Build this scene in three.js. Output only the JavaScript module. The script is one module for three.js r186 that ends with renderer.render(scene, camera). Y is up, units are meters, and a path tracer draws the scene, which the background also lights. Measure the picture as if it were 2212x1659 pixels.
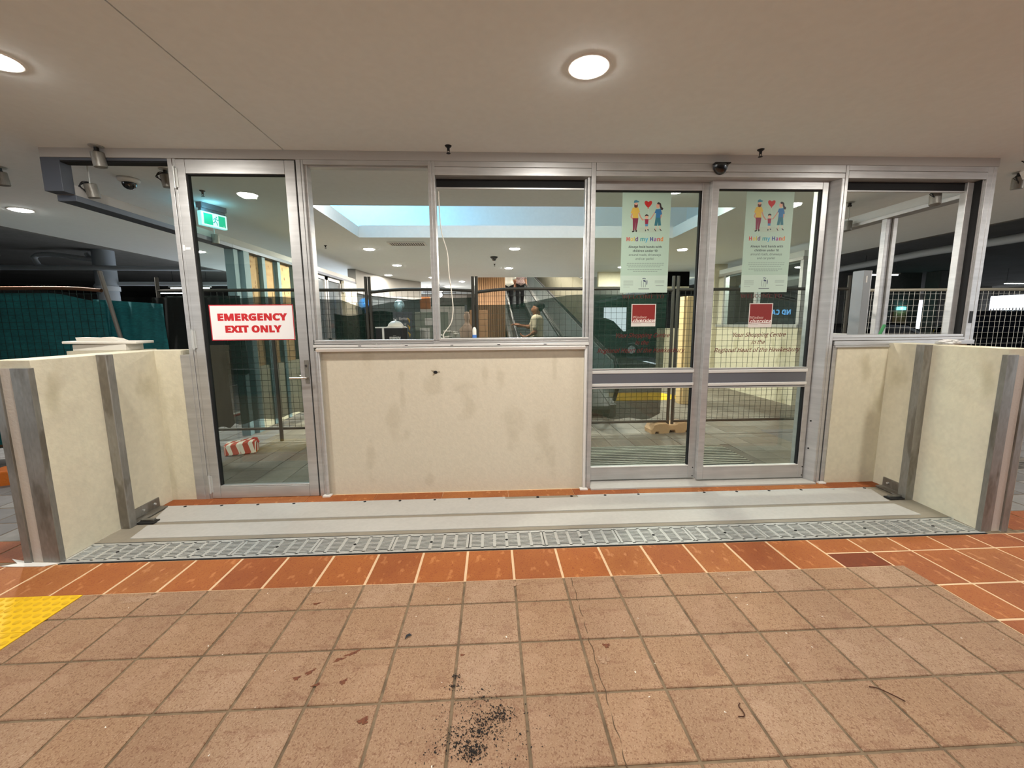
import * as THREE from 'three';
import { mergeGeometries } from 'three/addons/utils/BufferGeometryUtils.js';
import { RoundedBoxGeometry } from 'three/addons/geometries/RoundedBoxGeometry.js';
import { RectAreaLightUniformsLib } from 'three/addons/lights/RectAreaLightUniformsLib.js';
import { MarchingCubes } from 'three/addons/objects/MarchingCubes.js';

// ---------------------------------------------------------------- camera, sky, exposure
const scene = new THREE.Scene();
const camera = new THREE.PerspectiveCamera(85.056, 2212 / 1659, 0.05, 200);
const D2R = Math.PI / 180;
camera.rotation.order = 'YXZ';
camera.position.set(0, 1.534, 3.7073);
camera.rotation.set(-8.0695 * D2R, -2.6965 * D2R, -0.4529 * D2R);
scene.background = new THREE.Color(0.86, 0.93, 1.0);
scene.backgroundIntensity = 26;
const renderer = new THREE.WebGLRenderer({ antialias: true });
renderer.toneMapping = THREE.LinearToneMapping;
renderer.toneMappingExposure = 0.180;
renderer.shadowMap.enabled = true;
renderer.shadowMap.type = THREE.PCFSoftShadowMap;
RectAreaLightUniformsLib.init();

// ---------------------------------------------------------------- helpers
let seed = 7;
const rnd = () => { seed = (seed + 0x6d2b79f5) | 0; let t = Math.imul(seed ^ (seed >>> 15), 1 | seed); t = (t + Math.imul(t ^ (t >>> 7), 61 | t)) ^ t; return ((t ^ (t >>> 14)) >>> 0) / 4294967296; };
const rr = (a, b) => a + (b - a) * rnd();
const taken = {};
function numbered(n) { const k = taken[n] = (taken[n] ?? -1) + 1; return k ? n + '_' + String(k).padStart(3, '0') : n; }
function boxUV(g, ou = 0, ov = 0) {            // uv in metres, by the dominant axis of the normal
  const p = g.attributes.position, n = g.attributes.normal, uv = new Float32Array(p.count * 2);
  for (let i = 0; i < p.count; i++) {
    const ax = Math.abs(n.getX(i)), ay = Math.abs(n.getY(i)), az = Math.abs(n.getZ(i));
    const x = p.getX(i), y = p.getY(i), z = p.getZ(i);
    const q = ay >= ax && ay >= az ? [x, z] : ax >= az ? [z, y] : [x, y];
    uv[2 * i] = q[0] + ou; uv[2 * i + 1] = q[1] + ov;
  }
  g.setAttribute('uv', new THREE.BufferAttribute(uv, 2));
  return g;
}
function clean(g) {
  if (g.index) g = g.toNonIndexed();
  for (const k of Object.keys(g.attributes)) if (!['position', 'normal', 'uv', 'color'].includes(k)) g.deleteAttribute(k);
  if (!g.attributes.uv) boxUV(g);
  return g;
}
function bx(x0, x1, y0, y1, z0, z1) {
  const g = new THREE.BoxGeometry(Math.abs(x1 - x0), Math.abs(y1 - y0), Math.abs(z1 - z0));
  g.translate((x0 + x1) / 2, (y0 + y1) / 2, (z0 + z1) / 2);
  return boxUV(clean(g));
}
function rb(x0, x1, y0, y1, z0, z1, r = 0.003) {       // box with softened edges
  const w = Math.abs(x1 - x0), h = Math.abs(y1 - y0), d = Math.abs(z1 - z0);
  const g = new RoundedBoxGeometry(w, h, d, 1, Math.min(r, w / 2.1, h / 2.1, d / 2.1));
  g.translate((x0 + x1) / 2, (y0 + y1) / 2, (z0 + z1) / 2);
  return boxUV(clean(g));
}
function cyl(r0, r1, a, b, seg = 16, open = false) {   // tapered cylinder from a (radius r0) to b (radius r1)
  const A = new THREE.Vector3(...a), B = new THREE.Vector3(...b), d = B.clone().sub(A), L = d.length();
  const g = new THREE.CylinderGeometry(r1, r0, L, seg, 1, open);
  g.translate(0, L / 2, 0);
  g.applyQuaternion(new THREE.Quaternion().setFromUnitVectors(new THREE.Vector3(0, 1, 0), d.normalize()));
  g.translate(...a);
  return clean(g);
}
function bar(a, b, t) {                                // thin square bar, 12 triangles
  const A = new THREE.Vector3(...a), B = new THREE.Vector3(...b), d = B.clone().sub(A), L = d.length();
  const g = new THREE.BoxGeometry(t, L, t);
  g.translate(0, L / 2, 0);
  g.applyQuaternion(new THREE.Quaternion().setFromUnitVectors(new THREE.Vector3(0, 1, 0), d.normalize()));
  g.translate(...a);
  return clean(g);
}
function tube(pts, r, seg = 24, rad = 8, closed = false) {
  return clean(new THREE.TubeGeometry(new THREE.CatmullRomCurve3(pts.map((p) => new THREE.Vector3(...p)), closed), seg, r, rad, closed));
}
function lathe(pts, seg = 24) { return clean(new THREE.LatheGeometry(pts.map((p) => new THREE.Vector2(...p)), seg)); }
function extr(pts, depth, bevel = 0) {                 // outline in x,y, extruded along +z
  const s = new THREE.Shape(pts.map((p) => new THREE.Vector2(...p)));
  return boxUV(clean(new THREE.ExtrudeGeometry(s, { depth, bevelEnabled: bevel > 0, bevelSize: bevel, bevelThickness: bevel, bevelSegments: 2, curveSegments: 8 })));
}
function slab(pts, y0, y1) {                           // outline in x,z, from y0 up to y1
  const s = new THREE.Shape(pts.map(([x, z]) => new THREE.Vector2(x, -z)));
  const g = new THREE.ExtrudeGeometry(s, { depth: y1 - y0, bevelEnabled: false });
  g.rotateX(-Math.PI / 2); g.translate(0, y0, 0);
  return boxUV(clean(g));
}
function sph(r, x, y, z, sx = 1, sy = 1, sz = 1, ws = 16, hs = 10) { const g = new THREE.SphereGeometry(r, ws, hs); g.scale(sx, sy, sz); g.translate(x, y, z); return clean(g); }
function at(g, x, y, z, ry = 0, rx = 0, rz = 0) { const e = new THREE.Euler(rx, ry, rz, 'YXZ'); g.applyMatrix4(new THREE.Matrix4().makeRotationFromEuler(e)); g.translate(x, y, z); return g; }
function mesh(name, geos, mat) {
  const gs = (Array.isArray(geos) ? geos : [geos]).map(clean);
  const m = new THREE.Mesh(gs.length > 1 ? mergeGeometries(gs) : gs[0], mat);
  m.name = name; m.castShadow = m.receiveShadow = true;
  return m;
}
function part(name, geos, mat, parent, label) { const m = mesh(name, geos, mat); parent.add(m); if (label) m.userData.label = label; return m; }
function one(name, geos, mat, label, category, group) {          // a thing that is one mesh
  const m = mesh(numbered(name), geos, mat); scene.add(m); m.userData = { label, category }; if (group) m.userData.group = group; return m;
}
function thing(name, label, category, pos = [0, 0, 0], ry = 0, group) {
  const o = new THREE.Group(); o.name = numbered(name); o.position.set(...pos); o.rotation.y = ry; o.userData = { label, category };
  if (group) o.userData.group = group;
  scene.add(o); return o;
}
function struct(name, geos, mat, label, category) {
  const o = geos ? mesh(name, geos, mat) : new THREE.Group(); o.name = name; scene.add(o);
  o.userData = { kind: 'structure', label, category }; return o;
}
function dup(o, pos, ry, label, group) {
  const c = o.clone(); c.name = numbered(o.name.replace(/_\d{3}$/, '')); scene.add(c); c.position.set(...pos); c.rotation.y = ry; c.userData = { ...o.userData, label }; if (group) c.userData.group = group; return c;
}

// ---------------------------------------------------------------- procedural textures
function lattice(s) { let q = s * 7919 + 13; const t = new Float32Array(4096); for (let i = 0; i < 4096; i++) { q = (q + 0x6d2b79f5) | 0; let a = Math.imul(q ^ (q >>> 15), 1 | q); a = (a + Math.imul(a ^ (a >>> 7), 61 | a)) ^ a; t[i] = ((a ^ (a >>> 14)) >>> 0) / 4294967296; } return t; }
const LAT = [1, 2, 3, 4, 5, 6].map(lattice);
function vn(x, y, px, py, s) {                                     // value noise, periodic in px by py cells
  const L = LAT[s % 6], x0 = Math.floor(x), y0 = Math.floor(y); let fx = x - x0, fy = y - y0; fx = fx * fx * (3 - 2 * fx); fy = fy * fy * (3 - 2 * fy);
  const h = (a, b) => L[((((a % px) + px) % px) * 131 + (((b % py) + py) % py) * 977 + s * 31) & 4095];
  return (h(x0, y0) * (1 - fx) + h(x0 + 1, y0) * fx) * (1 - fy) + (h(x0, y0 + 1) * (1 - fx) + h(x0 + 1, y0 + 1) * fx) * fy;
}
function fbm(u, v, fx, fy, oct, s) { let a = 0, w = 0.5, n = 0; for (let k = 0; k < oct; k++) { a += w * vn(u * fx, v * fy, fx, fy, s + k); n += w; w *= 0.5; fx *= 2; fy *= 2; } return a / n; }
function tex(N, period, fn, srgb = true) {                         // fn(u,v) -> [r,g,b] 0..1
  const d = new Uint8Array(N * N * 4);
  for (let j = 0; j < N; j++) for (let i = 0; i < N; i++) {
    const c = fn((i + 0.5) / N, (j + 0.5) / N), k = (j * N + i) * 4;
    for (let q = 0; q < 3; q++) d[k + q] = Math.max(0, Math.min(255, c[q] * 255));
    d[k + 3] = 255;
  }
  const t = new THREE.DataTexture(d, N, N); t.wrapS = t.wrapT = THREE.RepeatWrapping; t.magFilter = THREE.LinearFilter; t.minFilter = THREE.LinearMipmapLinearFilter; t.generateMipmaps = true;
  t.repeat.set(1 / period, 1 / period);
  if (srgb) t.colorSpace = THREE.SRGBColorSpace;
  t.needsUpdate = true; return t;
}
function canvasTex(w, h, draw) {
  const c = document.createElement('canvas'); c.width = w; c.height = h; const x = c.getContext('2d'); draw(x, w, h);
  const t = new THREE.CanvasTexture(c); t.colorSpace = THREE.SRGBColorSpace; t.anisotropy = 8; return t;
}
const clamp = (x, a = 0, b = 1) => Math.max(a, Math.min(b, x));
const sstep = (a, b, x) => { const t = clamp((x - a) / (b - a)); return t * t * (3 - 2 * t); };
const mixc = (a, b, t) => a.map((v, i) => v + (b[i] - v) * t);
const std = (o) => new THREE.MeshStandardMaterial(o);
const phy = (o) => new THREE.MeshPhysicalMaterial(o);

const brownTex = tex(1024, 0.9, (u, v) => {
  const m = fbm(u, v, 4, 4, 5, 0), f = fbm(u, v, 260, 260, 2, 2), sp = fbm(u, v, 210, 170, 3, 4), st = fbm(u, v, 9, 7, 5, 3), d = fbm(u, v, 14, 18, 4, 1);
  let c = mixc([0.56, 0.445, 0.345], [0.65, 0.53, 0.42], m); c = mixc(c, [0.66, 0.54, 0.44], sstep(0.55, 0.75, st) * 0.5); c = mixc(c, [0.52, 0.385, 0.295], sstep(0.58, 0.75, d) * 0.55);
  c = mixc(c, [0.44, 0.30, 0.215], sstep(0.56, 0.72, sp) * 0.6); return mixc(c, [0.76, 0.66, 0.56], sstep(0.64, 0.78, f) * 0.45);
});
const orangeTex = tex(1024, 0.9, (u, v) => {
  const m = fbm(u, v, 5, 4, 5, 1), f = fbm(u, v, 200, 150, 3, 3), w = fbm(u, v, 26, 14, 4, 5);
  let c = mixc([0.56, 0.315, 0.14], [0.665, 0.425, 0.21], m); c = mixc(c, [0.50, 0.235, 0.10], sstep(0.60, 0.75, f) * 0.6);
  return mixc(c, [0.80, 0.58, 0.42], sstep(0.66, 0.80, w) * 0.5);
});
const groutTex = tex(256, 0.6, (u, v) => { const m = fbm(u, v, 16, 16, 4, 0); return mixc([0.36, 0.30, 0.23], [0.55, 0.47, 0.37], m); });
const creamTex = tex(512, 2.6, (u, v) => {
  const m = fbm(u, v, 3, 3, 4, 0), s = fbm(u, v, 9, 5, 4, 2), f = fbm(u, v, 90, 90, 2, 4);
  let c = mixc([0.80, 0.77, 0.675], [0.84, 0.81, 0.715], m); c = mixc(c, [0.68, 0.645, 0.53], sstep(0.60, 0.78, s) * 0.55);
  return c.map((x) => x * (0.97 + 0.06 * f));
});
const panelTex = tex(1024, 2.4, (u, v) => {                          // rubbed render of the low wall between door and sliding doors
  const m = fbm(u, v, 3, 3, 4, 1), f = fbm(u, v, 120, 120, 2, 4);
  let c = mixc([0.80, 0.76, 0.675], [0.83, 0.79, 0.71], m);
  const smudges = [[0.17, 0.55, 0.016, 0.05], [0.25, 0.27, 0.018, 0.05], [0.29, 0.40, 0.006, 0.05], [0.41, 0.42, 0.02, 0.045], [0.53, 0.37, 0.03, 0.04], [0.60, 0.46, 0.007, 0.02], [0.66, 0.44, 0.010, 0.03], [0.70, 0.25, 0.022, 0.05], [0.30, 0.24, 0.008, 0.015], [0.82, 0.22, 0.02, 0.05], [0.86, 0.49, 0.006, 0.03], [0.16, 0.13, 0.01, 0.04], [0.86, 0.12, 0.012, 0.04], [0.38, 0.07, 0.01, 0.03]];
  const w = fbm(u, v, 24, 24, 3, 3);
  for (const [x, y, a, b] of smudges) { const d = Math.hypot((u - x) / a, (v - y) / b); c = mixc(c, [0.68, 0.635, 0.54], sstep(2.0, 0.2, d + (w - 0.5) * 3.2) * 0.30); }
  return c.map((x) => x * (0.98 + 0.04 * f));
});
const steelTex = tex(512, 1.0, (u, v) => {
  const m = fbm(u, v, 6, 3, 4, 2), s = fbm(u, v, 12, 4, 4, 4), f = fbm(u, v, 100, 30, 2, 1);
  let c = mixc([0.50, 0.49, 0.46], [0.62, 0.61, 0.585], m); c = mixc(c, [0.40, 0.37, 0.325], sstep(0.56, 0.74, s) * 0.6);
  return c.map((x) => x * (0.94 + 0.12 * f));
});
const brushBump = tex(256, 0.5, (u, v) => { const a = fbm(u, v, 4, 128, 3, 3); return [a, a, a]; }, false);
const aluTex = tex(256, 0.8, (u, v) => { const a = fbm(u, v, 3, 40, 4, 2), b = fbm(u, v, 6, 6, 4, 3); const k = 0.72 + 0.10 * a + 0.06 * (b - 0.5); return [k, k * 0.995, k * 0.985]; });
const plateTex = tex(256, 1.2, (u, v) => { const a = fbm(u, v, 5, 5, 5, 1), b = fbm(u, v, 60, 60, 2, 2); const k = 0.705 + 0.05 * (a - 0.5) + 0.03 * (b - 0.5); return [k, k * 0.985, k * 0.95]; });
const concTex = tex(256, 2.5, (u, v) => { const a = fbm(u, v, 4, 4, 5, 1), b = fbm(u, v, 60, 60, 2, 2); const k = 0.50 + 0.12 * (a - 0.5) + 0.05 * (b - 0.5); return [k, k * 0.985, k * 0.96]; });
const inTileTex = tex(256, 0.9, (u, v) => { const a = fbm(u, v, 5, 5, 5, 4), b = fbm(u, v, 80, 60, 2, 2); const k = 0.50 + 0.14 * (a - 0.5) + 0.06 * (b - 0.5); return [k, k * 0.955, k * 0.88]; });
const woodTex = tex(512, 1.2, (u, v) => { const g = fbm(u, v, 48, 2, 4, 2), k = fbm(u, v, 6, 1, 3, 0); return mixc([0.70, 0.52, 0.36], [0.80, 0.64, 0.48], g * 0.6 + k * 0.4); });
const plyTex = tex(512, 1.2, (u, v) => { const g = fbm(u, v, 6, 20, 4, 3), s = fbm(u, v, 24, 16, 3, 1); let c = mixc([0.78, 0.62, 0.43], [0.86, 0.72, 0.53], g); return mixc(c, [0.52, 0.36, 0.22], sstep(0.70, 0.78, s)); });
const ceilTex = tex(256, 3.0, (u, v) => { const a = fbm(u, v, 4, 4, 5, 1), b = fbm(u, v, 90, 90, 2, 4); const k = 0.94 + 0.02 * (a - 0.5) + 0.02 * (b - 0.5); return [k * 0.98, k, k]; });
const fineBump = tex(256, 0.5, (u, v) => { const a = fbm(u, v, 40, 40, 3, 0); return [a, a, a]; }, false);
const clothTex = tex(256, 0.5, (u, v) => { const a = fbm(u, v, 20, 64, 3, 0), b = fbm(u, v, 3, 3, 4, 2); const k = 0.78 + 0.22 * (a - 0.5) + 0.25 * (b - 0.5); return [k, k, k]; });

// ---------------------------------------------------------------- materials
const M = {
  brown: ['#ffffff', '#f8f4f0', '#fbf6ef', '#f4efeb'].map((c) => std({ map: brownTex, color: c, roughness: 0.82, bumpMap: fineBump, bumpScale: 0.0012 })),
  orange: ['#ffffff', '#f2e2d6', '#fff0da', '#e9d3c4'].map((c) => std({ map: orangeTex, color: c, roughness: 0.72, bumpMap: fineBump, bumpScale: 0.001 })),
  wetTile: std({ map: orangeTex, color: '#b98a72', roughness: 0.5 }),
  grout: std({ map: groutTex, roughness: 0.95 }),
  paleGrout: std({ color: '#d6b792', roughness: 0.95, bumpMap: fineBump, bumpScale: 0.002 }),
  cream: std({ map: creamTex, roughness: 0.86, bumpMap: fineBump, bumpScale: 0.0008 }),
  panel: std({ map: panelTex, roughness: 0.86, bumpMap: fineBump, bumpScale: 0.0008 }),
  paintPale: std({ color: '#c3bbb1', roughness: 0.8, bumpMap: fineBump, bumpScale: 0.0012 }),
  ceil: std({ map: ceilTex, roughness: 0.92 }),
  trim: std({ color: '#b8b6b2', roughness: 0.85, bumpMap: fineBump, bumpScale: 0.001 }),
  alu: std({ map: aluTex, metalness: 0.62, roughness: 0.40, bumpMap: brushBump, bumpScale: 0.00012 }),
  aluLit: std({ color: '#e9e7e2', metalness: 0.30, roughness: 0.30 }),  // aluminium coloured paler to hold the lamp highlight on raised edges
  stub: std({ color: '#5d626b', metalness: 0.55, roughness: 0.5 }),
  aluDark: std({ color: '#7d818a', metalness: 0.7, roughness: 0.45 }),
  steel: std({ map: steelTex, metalness: 0.75, roughness: 0.48, bumpMap: brushBump, bumpScale: 0.0002 }),
  steelPlain: std({ map: steelTex, color: '#ffffff', metalness: 0.45, roughness: 0.45 }),
  galv: std({ color: '#c9cac6', metalness: 0.5, roughness: 0.42 }),
  chrome: std({ color: '#e9e7e0', metalness: 1, roughness: 0.16 }),
  black: std({ color: '#101114', roughness: 0.5 }),
  rubber: std({ color: '#0b0b0c', roughness: 0.85 }),
  plate: std({ map: plateTex, roughness: 0.7 }),
  bedPlate: std({ map: plateTex, color: '#d2cabc', metalness: 0.15, roughness: 0.5 }),
  conc: std({ map: concTex, roughness: 0.9 }),
  asphalt: std({ map: concTex, color: '#8b8c93', roughness: 0.9 }),
  greyTile: ['#ffffff', '#e6e6ea', '#d4d3d6'].map((c) => std({ map: concTex, color: c, roughness: 0.8 })),
  inTile: ['#ffffff', '#f3f0ec', '#ece7e0'].map((c) => std({ map: inTileTex, color: c, roughness: 0.6, bumpMap: fineBump, bumpScale: 0.0005 })),
  white: std({ color: '#e4e2dc', roughness: 0.6 }),
  whitePlastic: std({ color: '#e8e2d4', roughness: 0.45 }),
  grey: std({ color: '#8f9295', roughness: 0.6 }),
  pipe: std({ color: '#c8cfd6', roughness: 0.55 }),
  fencePipe: std({ color: '#4c4943', metalness: 0.5, roughness: 0.6 }),
  wire: std({ color: '#3a3c38', metalness: 0.5, roughness: 0.6 }),
  wireBright: std({ color: '#e6e4dc', metalness: 0.5, roughness: 0.5 }),
  clothGreen: std({ map: clothTex, color: '#1a4436', roughness: 0.95, transparent: true, opacity: 0.84, side: THREE.DoubleSide }),
  clothDense: std({ map: clothTex, color: '#12302a', roughness: 0.95, transparent: true, opacity: 0.93, side: THREE.DoubleSide }),
  clothTeal: std({ map: clothTex, color: '#1f8087', roughness: 0.9, side: THREE.DoubleSide }),
  glass: phy({ color: '#f4faf7', transmission: 1, thickness: 0, roughness: 0, ior: 1.5 }),
  wood: std({ map: woodTex, roughness: 0.6 }),
  ply: std({ map: plyTex, roughness: 0.8 }),
  blueGrey: std({ color: '#7d99a0', roughness: 0.6 }),
  yellow: std({ color: '#e8b90a', roughness: 0.6, bumpMap: fineBump, bumpScale: 0.001 }),
  red: std({ color: '#b3281f', roughness: 0.6 }),
  foot: std({ color: '#c8a27c', roughness: 0.7, bumpMap: fineBump, bumpScale: 0.003 }),
  footOrange: std({ color: '#c96a16', roughness: 0.65, bumpMap: fineBump, bumpScale: 0.003 }),
};
const decal = (t, o = {}) => std({ map: t, transparent: true, roughness: 0.5, side: THREE.DoubleSide, ...o });

// ---------------------------------------------------------------- lamps (each lamp carries its own light)
const LAMP = new THREE.Color(1.0, 0.965, 0.90), LAMPIN = new THREE.Color(1.0, 0.93, 0.83);
const lampGlow = std({ color: '#ffffff', emissive: LAMP, emissiveIntensity: 420 });
const lampRim = std({ color: '#e9e6df', roughness: 0.5 });
const rimGeo = lathe([[0.098, 0.012], [0.098, 0.0], [0.104, -0.006], [0.118, -0.006], [0.124, 0.0], [0.124, 0.012]], 28);
const discGeo = lathe([[0, -0.022], [0.05, -0.020], [0.082, -0.014], [0.096, -0.006], [0.099, 0.008], [0, 0.008]], 28);
function downlight(x, z, power, label, group, color = LAMP, y = 2.95) {
  const o = thing('ceiling_downlight', label, 'ceiling light', [x, y, z], 0, group);
  part('trim_ring', rimGeo.clone(), lampRim, o); part('diffuser', discGeo.clone(), lampGlow, o);
  const l = new THREE.RectAreaLight(color, power * 1.5 / 0.0169, 0.13, 0.13); l.position.set(0, -0.024, 0); l.rotation.x = -Math.PI / 2; o.add(l);
  return o;
}
const GF = 'round downlights in the front soffit', GI = 'round downlights in the mall ceiling';
downlight(0.56, 1.18, 54, 'bright round ceiling downlight in the soffit above the middle wall panel', GF);
downlight(-2.62, 1.14, 50, 'round ceiling downlight in the soffit at the upper left edge of the photo', GF);
downlight(3.66, 1.22, 36, 'round ceiling downlight in the soffit mirrored in the right sliding door', GF);
downlight(0.56, 4.15, 54, 'round ceiling downlight in the soffit straight overhead behind the viewer', GF);
downlight(-2.6, 4.15, 50, 'round ceiling downlight in the soffit behind the viewer, on the left', GF);
downlight(3.7, 4.15, 24, 'round ceiling downlight in the soffit behind the viewer, on the right', GF);
downlight(-5.64, -1.855, 130, 'round ceiling downlight in the soffit left of the hanging beam end', GF);
downlight(-5.50, -4.75, 80, 'round soffit downlight seen beside the exit sign through the exit door', GF);
downlight(6.41, -4.73, 90, 'round soffit downlight seen through the right sliding door near the poster', GF);
downlight(6.9, 0.6, 100, 'round ceiling downlight in the soffit out beyond the right wing wall', GF);
downlight(-2.26, -4.49, 195, 'round mall downlight just behind the left corner of the light well', GI, LAMPIN);
downlight(0.456, -4.44, 165, 'round mall downlight behind the light well, above the moving walkway', GI, LAMPIN);
downlight(-2.22, -6.64, 130, 'round mall downlight in the second row, left of the dome camera', GI, LAMPIN);
downlight(0.453, -7.16, 140, 'round mall downlight in the second row, above the moving walkway', GI, LAMPIN);
downlight(3.2, -4.6, 85, 'round mall downlight seen through the left sliding door beside the poster', GI, LAMPIN);
downlight(3.3, -7.0, 80, 'round mall downlight at the far right by the glazed end wall', GI, LAMPIN);
downlight(2.0, -0.95, 50, 'round mall downlight just inside the sliding doors above the ribbed mat', GI, LAMPIN);
for (const [x, z, w] of [[-2.9, -8.6, 'leftmost'], [-1.75, -9.2, 'middle'], [-0.95, -10.4, 'rightmost']])
  downlight(x, z, 48, w + ' of three small far downlights beyond the second row in the mall', GI, LAMPIN);

// ---------------------------------------------------------------- floors
function tileGeo(w, d, ou = 0, ov = 0, h = 0.014, c = 0.003) {
  const x = w / 2, z = d / 2, P = [], U = [];
  const q = (a, b, cc, dd) => { for (const p of [a, b, cc, a, cc, dd]) { P.push(...p); U.push(p[0] + ou, p[2] + ov); } };
  const T = [[-x + c, 0, z - c], [x - c, 0, z - c], [x - c, 0, -z + c], [-x + c, 0, -z + c]], B = [[-x, -c, z], [x, -c, z], [x, -c, -z], [-x, -c, -z]], G = B.map((p) => [p[0], -h, p[2]]);
  q(...T); for (let i = 0; i < 4; i++) { const j = (i + 1) % 4; q(B[i], B[j], T[j], T[i]); q(G[i], G[j], B[j], B[i]); }
  const g = new THREE.BufferGeometry(); g.setAttribute('position', new THREE.Float32BufferAttribute(P, 3)); g.setAttribute('uv', new THREE.Float32BufferAttribute(U, 2)); g.computeVertexNormals(); return g;
}
const tileCache = {};
function tile(parent, name, x0, x1, z0, z1, mats, gap = 0.012, label) {
  const w = +(x1 - x0 - gap).toFixed(4), d = +(z1 - z0 - gap).toFixed(4), v = Math.floor(rnd() * 5), key = [w, d, v].join();
  tileCache[key] = tileCache[key] || tileGeo(w, d, v * 0.37, v * 0.61);
  const m = new THREE.Mesh(tileCache[key], Array.isArray(mats) ? mats[Math.floor(rnd() * mats.length)] : mats);
  m.name = name; m.castShadow = m.receiveShadow = true; m.position.set((x0 + x1) / 2, rr(-0.0012, 0), (z0 + z1) / 2); m.rotation.set(rr(-0.002, 0.002), 0, rr(-0.002, 0.002));
  parent.add(m); if (label) m.userData.label = label; return m;
}
function tileRest(parent, name, list, mat, gap = 0.012) {
  const gs = list.map(([x0, x1, z0, z1]) => tileGeo(x1 - x0 - gap, z1 - z0 - gap, rnd(), rnd()).translate((x0 + x1) / 2, 0, (z0 + z1) / 2));
  const m = part(name, gs, mat, parent); m.userData.kind = 'stuff'; return m;
}
const floor = struct('floor', null, null, 'terracotta tiled floor in front of the entrance', 'floor');
part('grout_bed', slab([[-6.8, 1.355], [2.6, 1.355], [2.6, 6], [-6.8, 6]], -0.2, -0.006), M.grout, floor);
part('pale_grout_bed', [bx(-6.8, 7.4, -0.2, -0.003, 1.008, 1.355), bx(2.6, 7.4, -0.2, -0.003, 1.355, 6)], M.paleGrout, floor);
const X = (k) => 0.116 + 0.3 * k;
for (let k = -13; k <= 8; k++) {
  const a = X(k), b = Math.min(X(k + 1), 2.6);
  tile(floor, 'brown_tile', a, b, 1.349, 1.563, M.brown);
  for (let j = 0; j < 5; j++) tile(floor, 'brown_tile', a, b, 1.563 + 0.3 * j, 1.863 + 0.3 * j, M.brown);
}
const restB = []; for (let k = -23; k <= 8; k++) for (let j = (k < -13 ? -1 : 5); j < 14; j++) restB.push([X(k), Math.min(X(k + 1), 2.6), j < 0 ? 1.349 : 1.563 + 0.3 * j, 1.863 + 0.3 * j]);
tileRest(floor, 'brown_tile_field', restB, M.brown[1]);
for (let k = -14; k <= 6; k++) tile(floor, 'orange_tile', X(k), X(k + 1), 1.008, 1.359, M.orange, 0.014);
for (let k = 7; k <= 14; k++) tile(floor, 'orange_tile', X(k), X(k + 1), 1.008, 1.192, M.orange, 0.014);
tile(floor, 'wet_tile', X(7), 2.535, 1.192, 1.357, M.wetTile, 0.010, 'dark wet-looking terracotta tile patch');
for (let k = 8; k <= 14; k++) for (let j = -1; j < 4; j++) tile(floor, 'orange_tile', k === 8 ? (j < 0 ? 2.535 : 2.597) : X(k), X(k + 1), j < 0 ? 1.19 : 1.555 + 0.297 * j, 1.555 + 0.297 * (j + 1), M.orange, 0.013);
const restO = []; for (let k = -23; k < -14; k++) restO.push([X(k), X(k + 1), 1.008, 1.359]); for (let k = 8; k <= 23; k++) for (let j = (k > 14 ? -2 : 4); j < 14; j++) restO.push([k === 8 ? 2.597 : X(k), X(k + 1), j < -1 ? 1.008 : j < 0 ? 1.19 : 1.555 + 0.297 * j, j < -1 ? 1.192 : 1.555 + 0.297 * (j + 1)]);
tileRest(floor, 'orange_tile_field', restO, M.orange[1]);
// expansion joint beside one tile joint, filled with dark sealant
part('expansion_joint', tube(Array.from({ length: 40 }, (_, i) => [0.462 - 0.0004 * i + 0.0035 * Math.sin(i * 2.3) + 0.002 * Math.sin(i * 5.1), -0.0012 + 0.0012 * Math.sin(i * 1.9), 1.36 + i * 0.04]), 0.0024, 160, 5), std({ color: '#5b4632', roughness: 0.9 }), floor);
// outdoor paving each side of the wing walls
const paving = struct('floor_paving', [bx(-6.8, -3.08, -0.2, -0.004, -8, 1.006), bx(3.75, 7.4, -0.2, -0.004, -8, 1.006)], M.grout, 'grey paving beside the entrance walls', 'floor');
for (let i = 0; i < 5; i++) for (let j = 0; j < 5; j++) { tile(paving, 'grey_tile', -3.1 - 0.3 * (i + 1), -3.1 - 0.3 * i, 0.97 - 0.3 * (j + 1), 0.97 - 0.3 * j, j === 0 ? M.orange[3] : M.greyTile); tile(paving, 'grey_tile', 3.84 + 0.3 * i, 3.84 + 0.3 * (i + 1), 0.97 - 0.3 * (j + 1), 0.97 - 0.3 * j, j === 0 ? M.orange[3] : M.greyTile); }
const restP = []; for (let i = 0; i < 12; i++) for (let j = 0; j < 28; j++) { if (i < 5 && j < 5) continue; const z1 = 0.97 - 0.3 * j; restP.push([-3.1 - 0.3 * (i + 1), -3.1 - 0.3 * i, z1 - 0.3, z1]); if (z1 < -1.9 && i < 6) continue; restP.push([3.84 + 0.3 * i, 3.84 + 0.3 * (i + 1), z1 - 0.3, z1]); }
tileRest(paving, 'grey_tile_field', restP, M.greyTile[1]);
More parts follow.
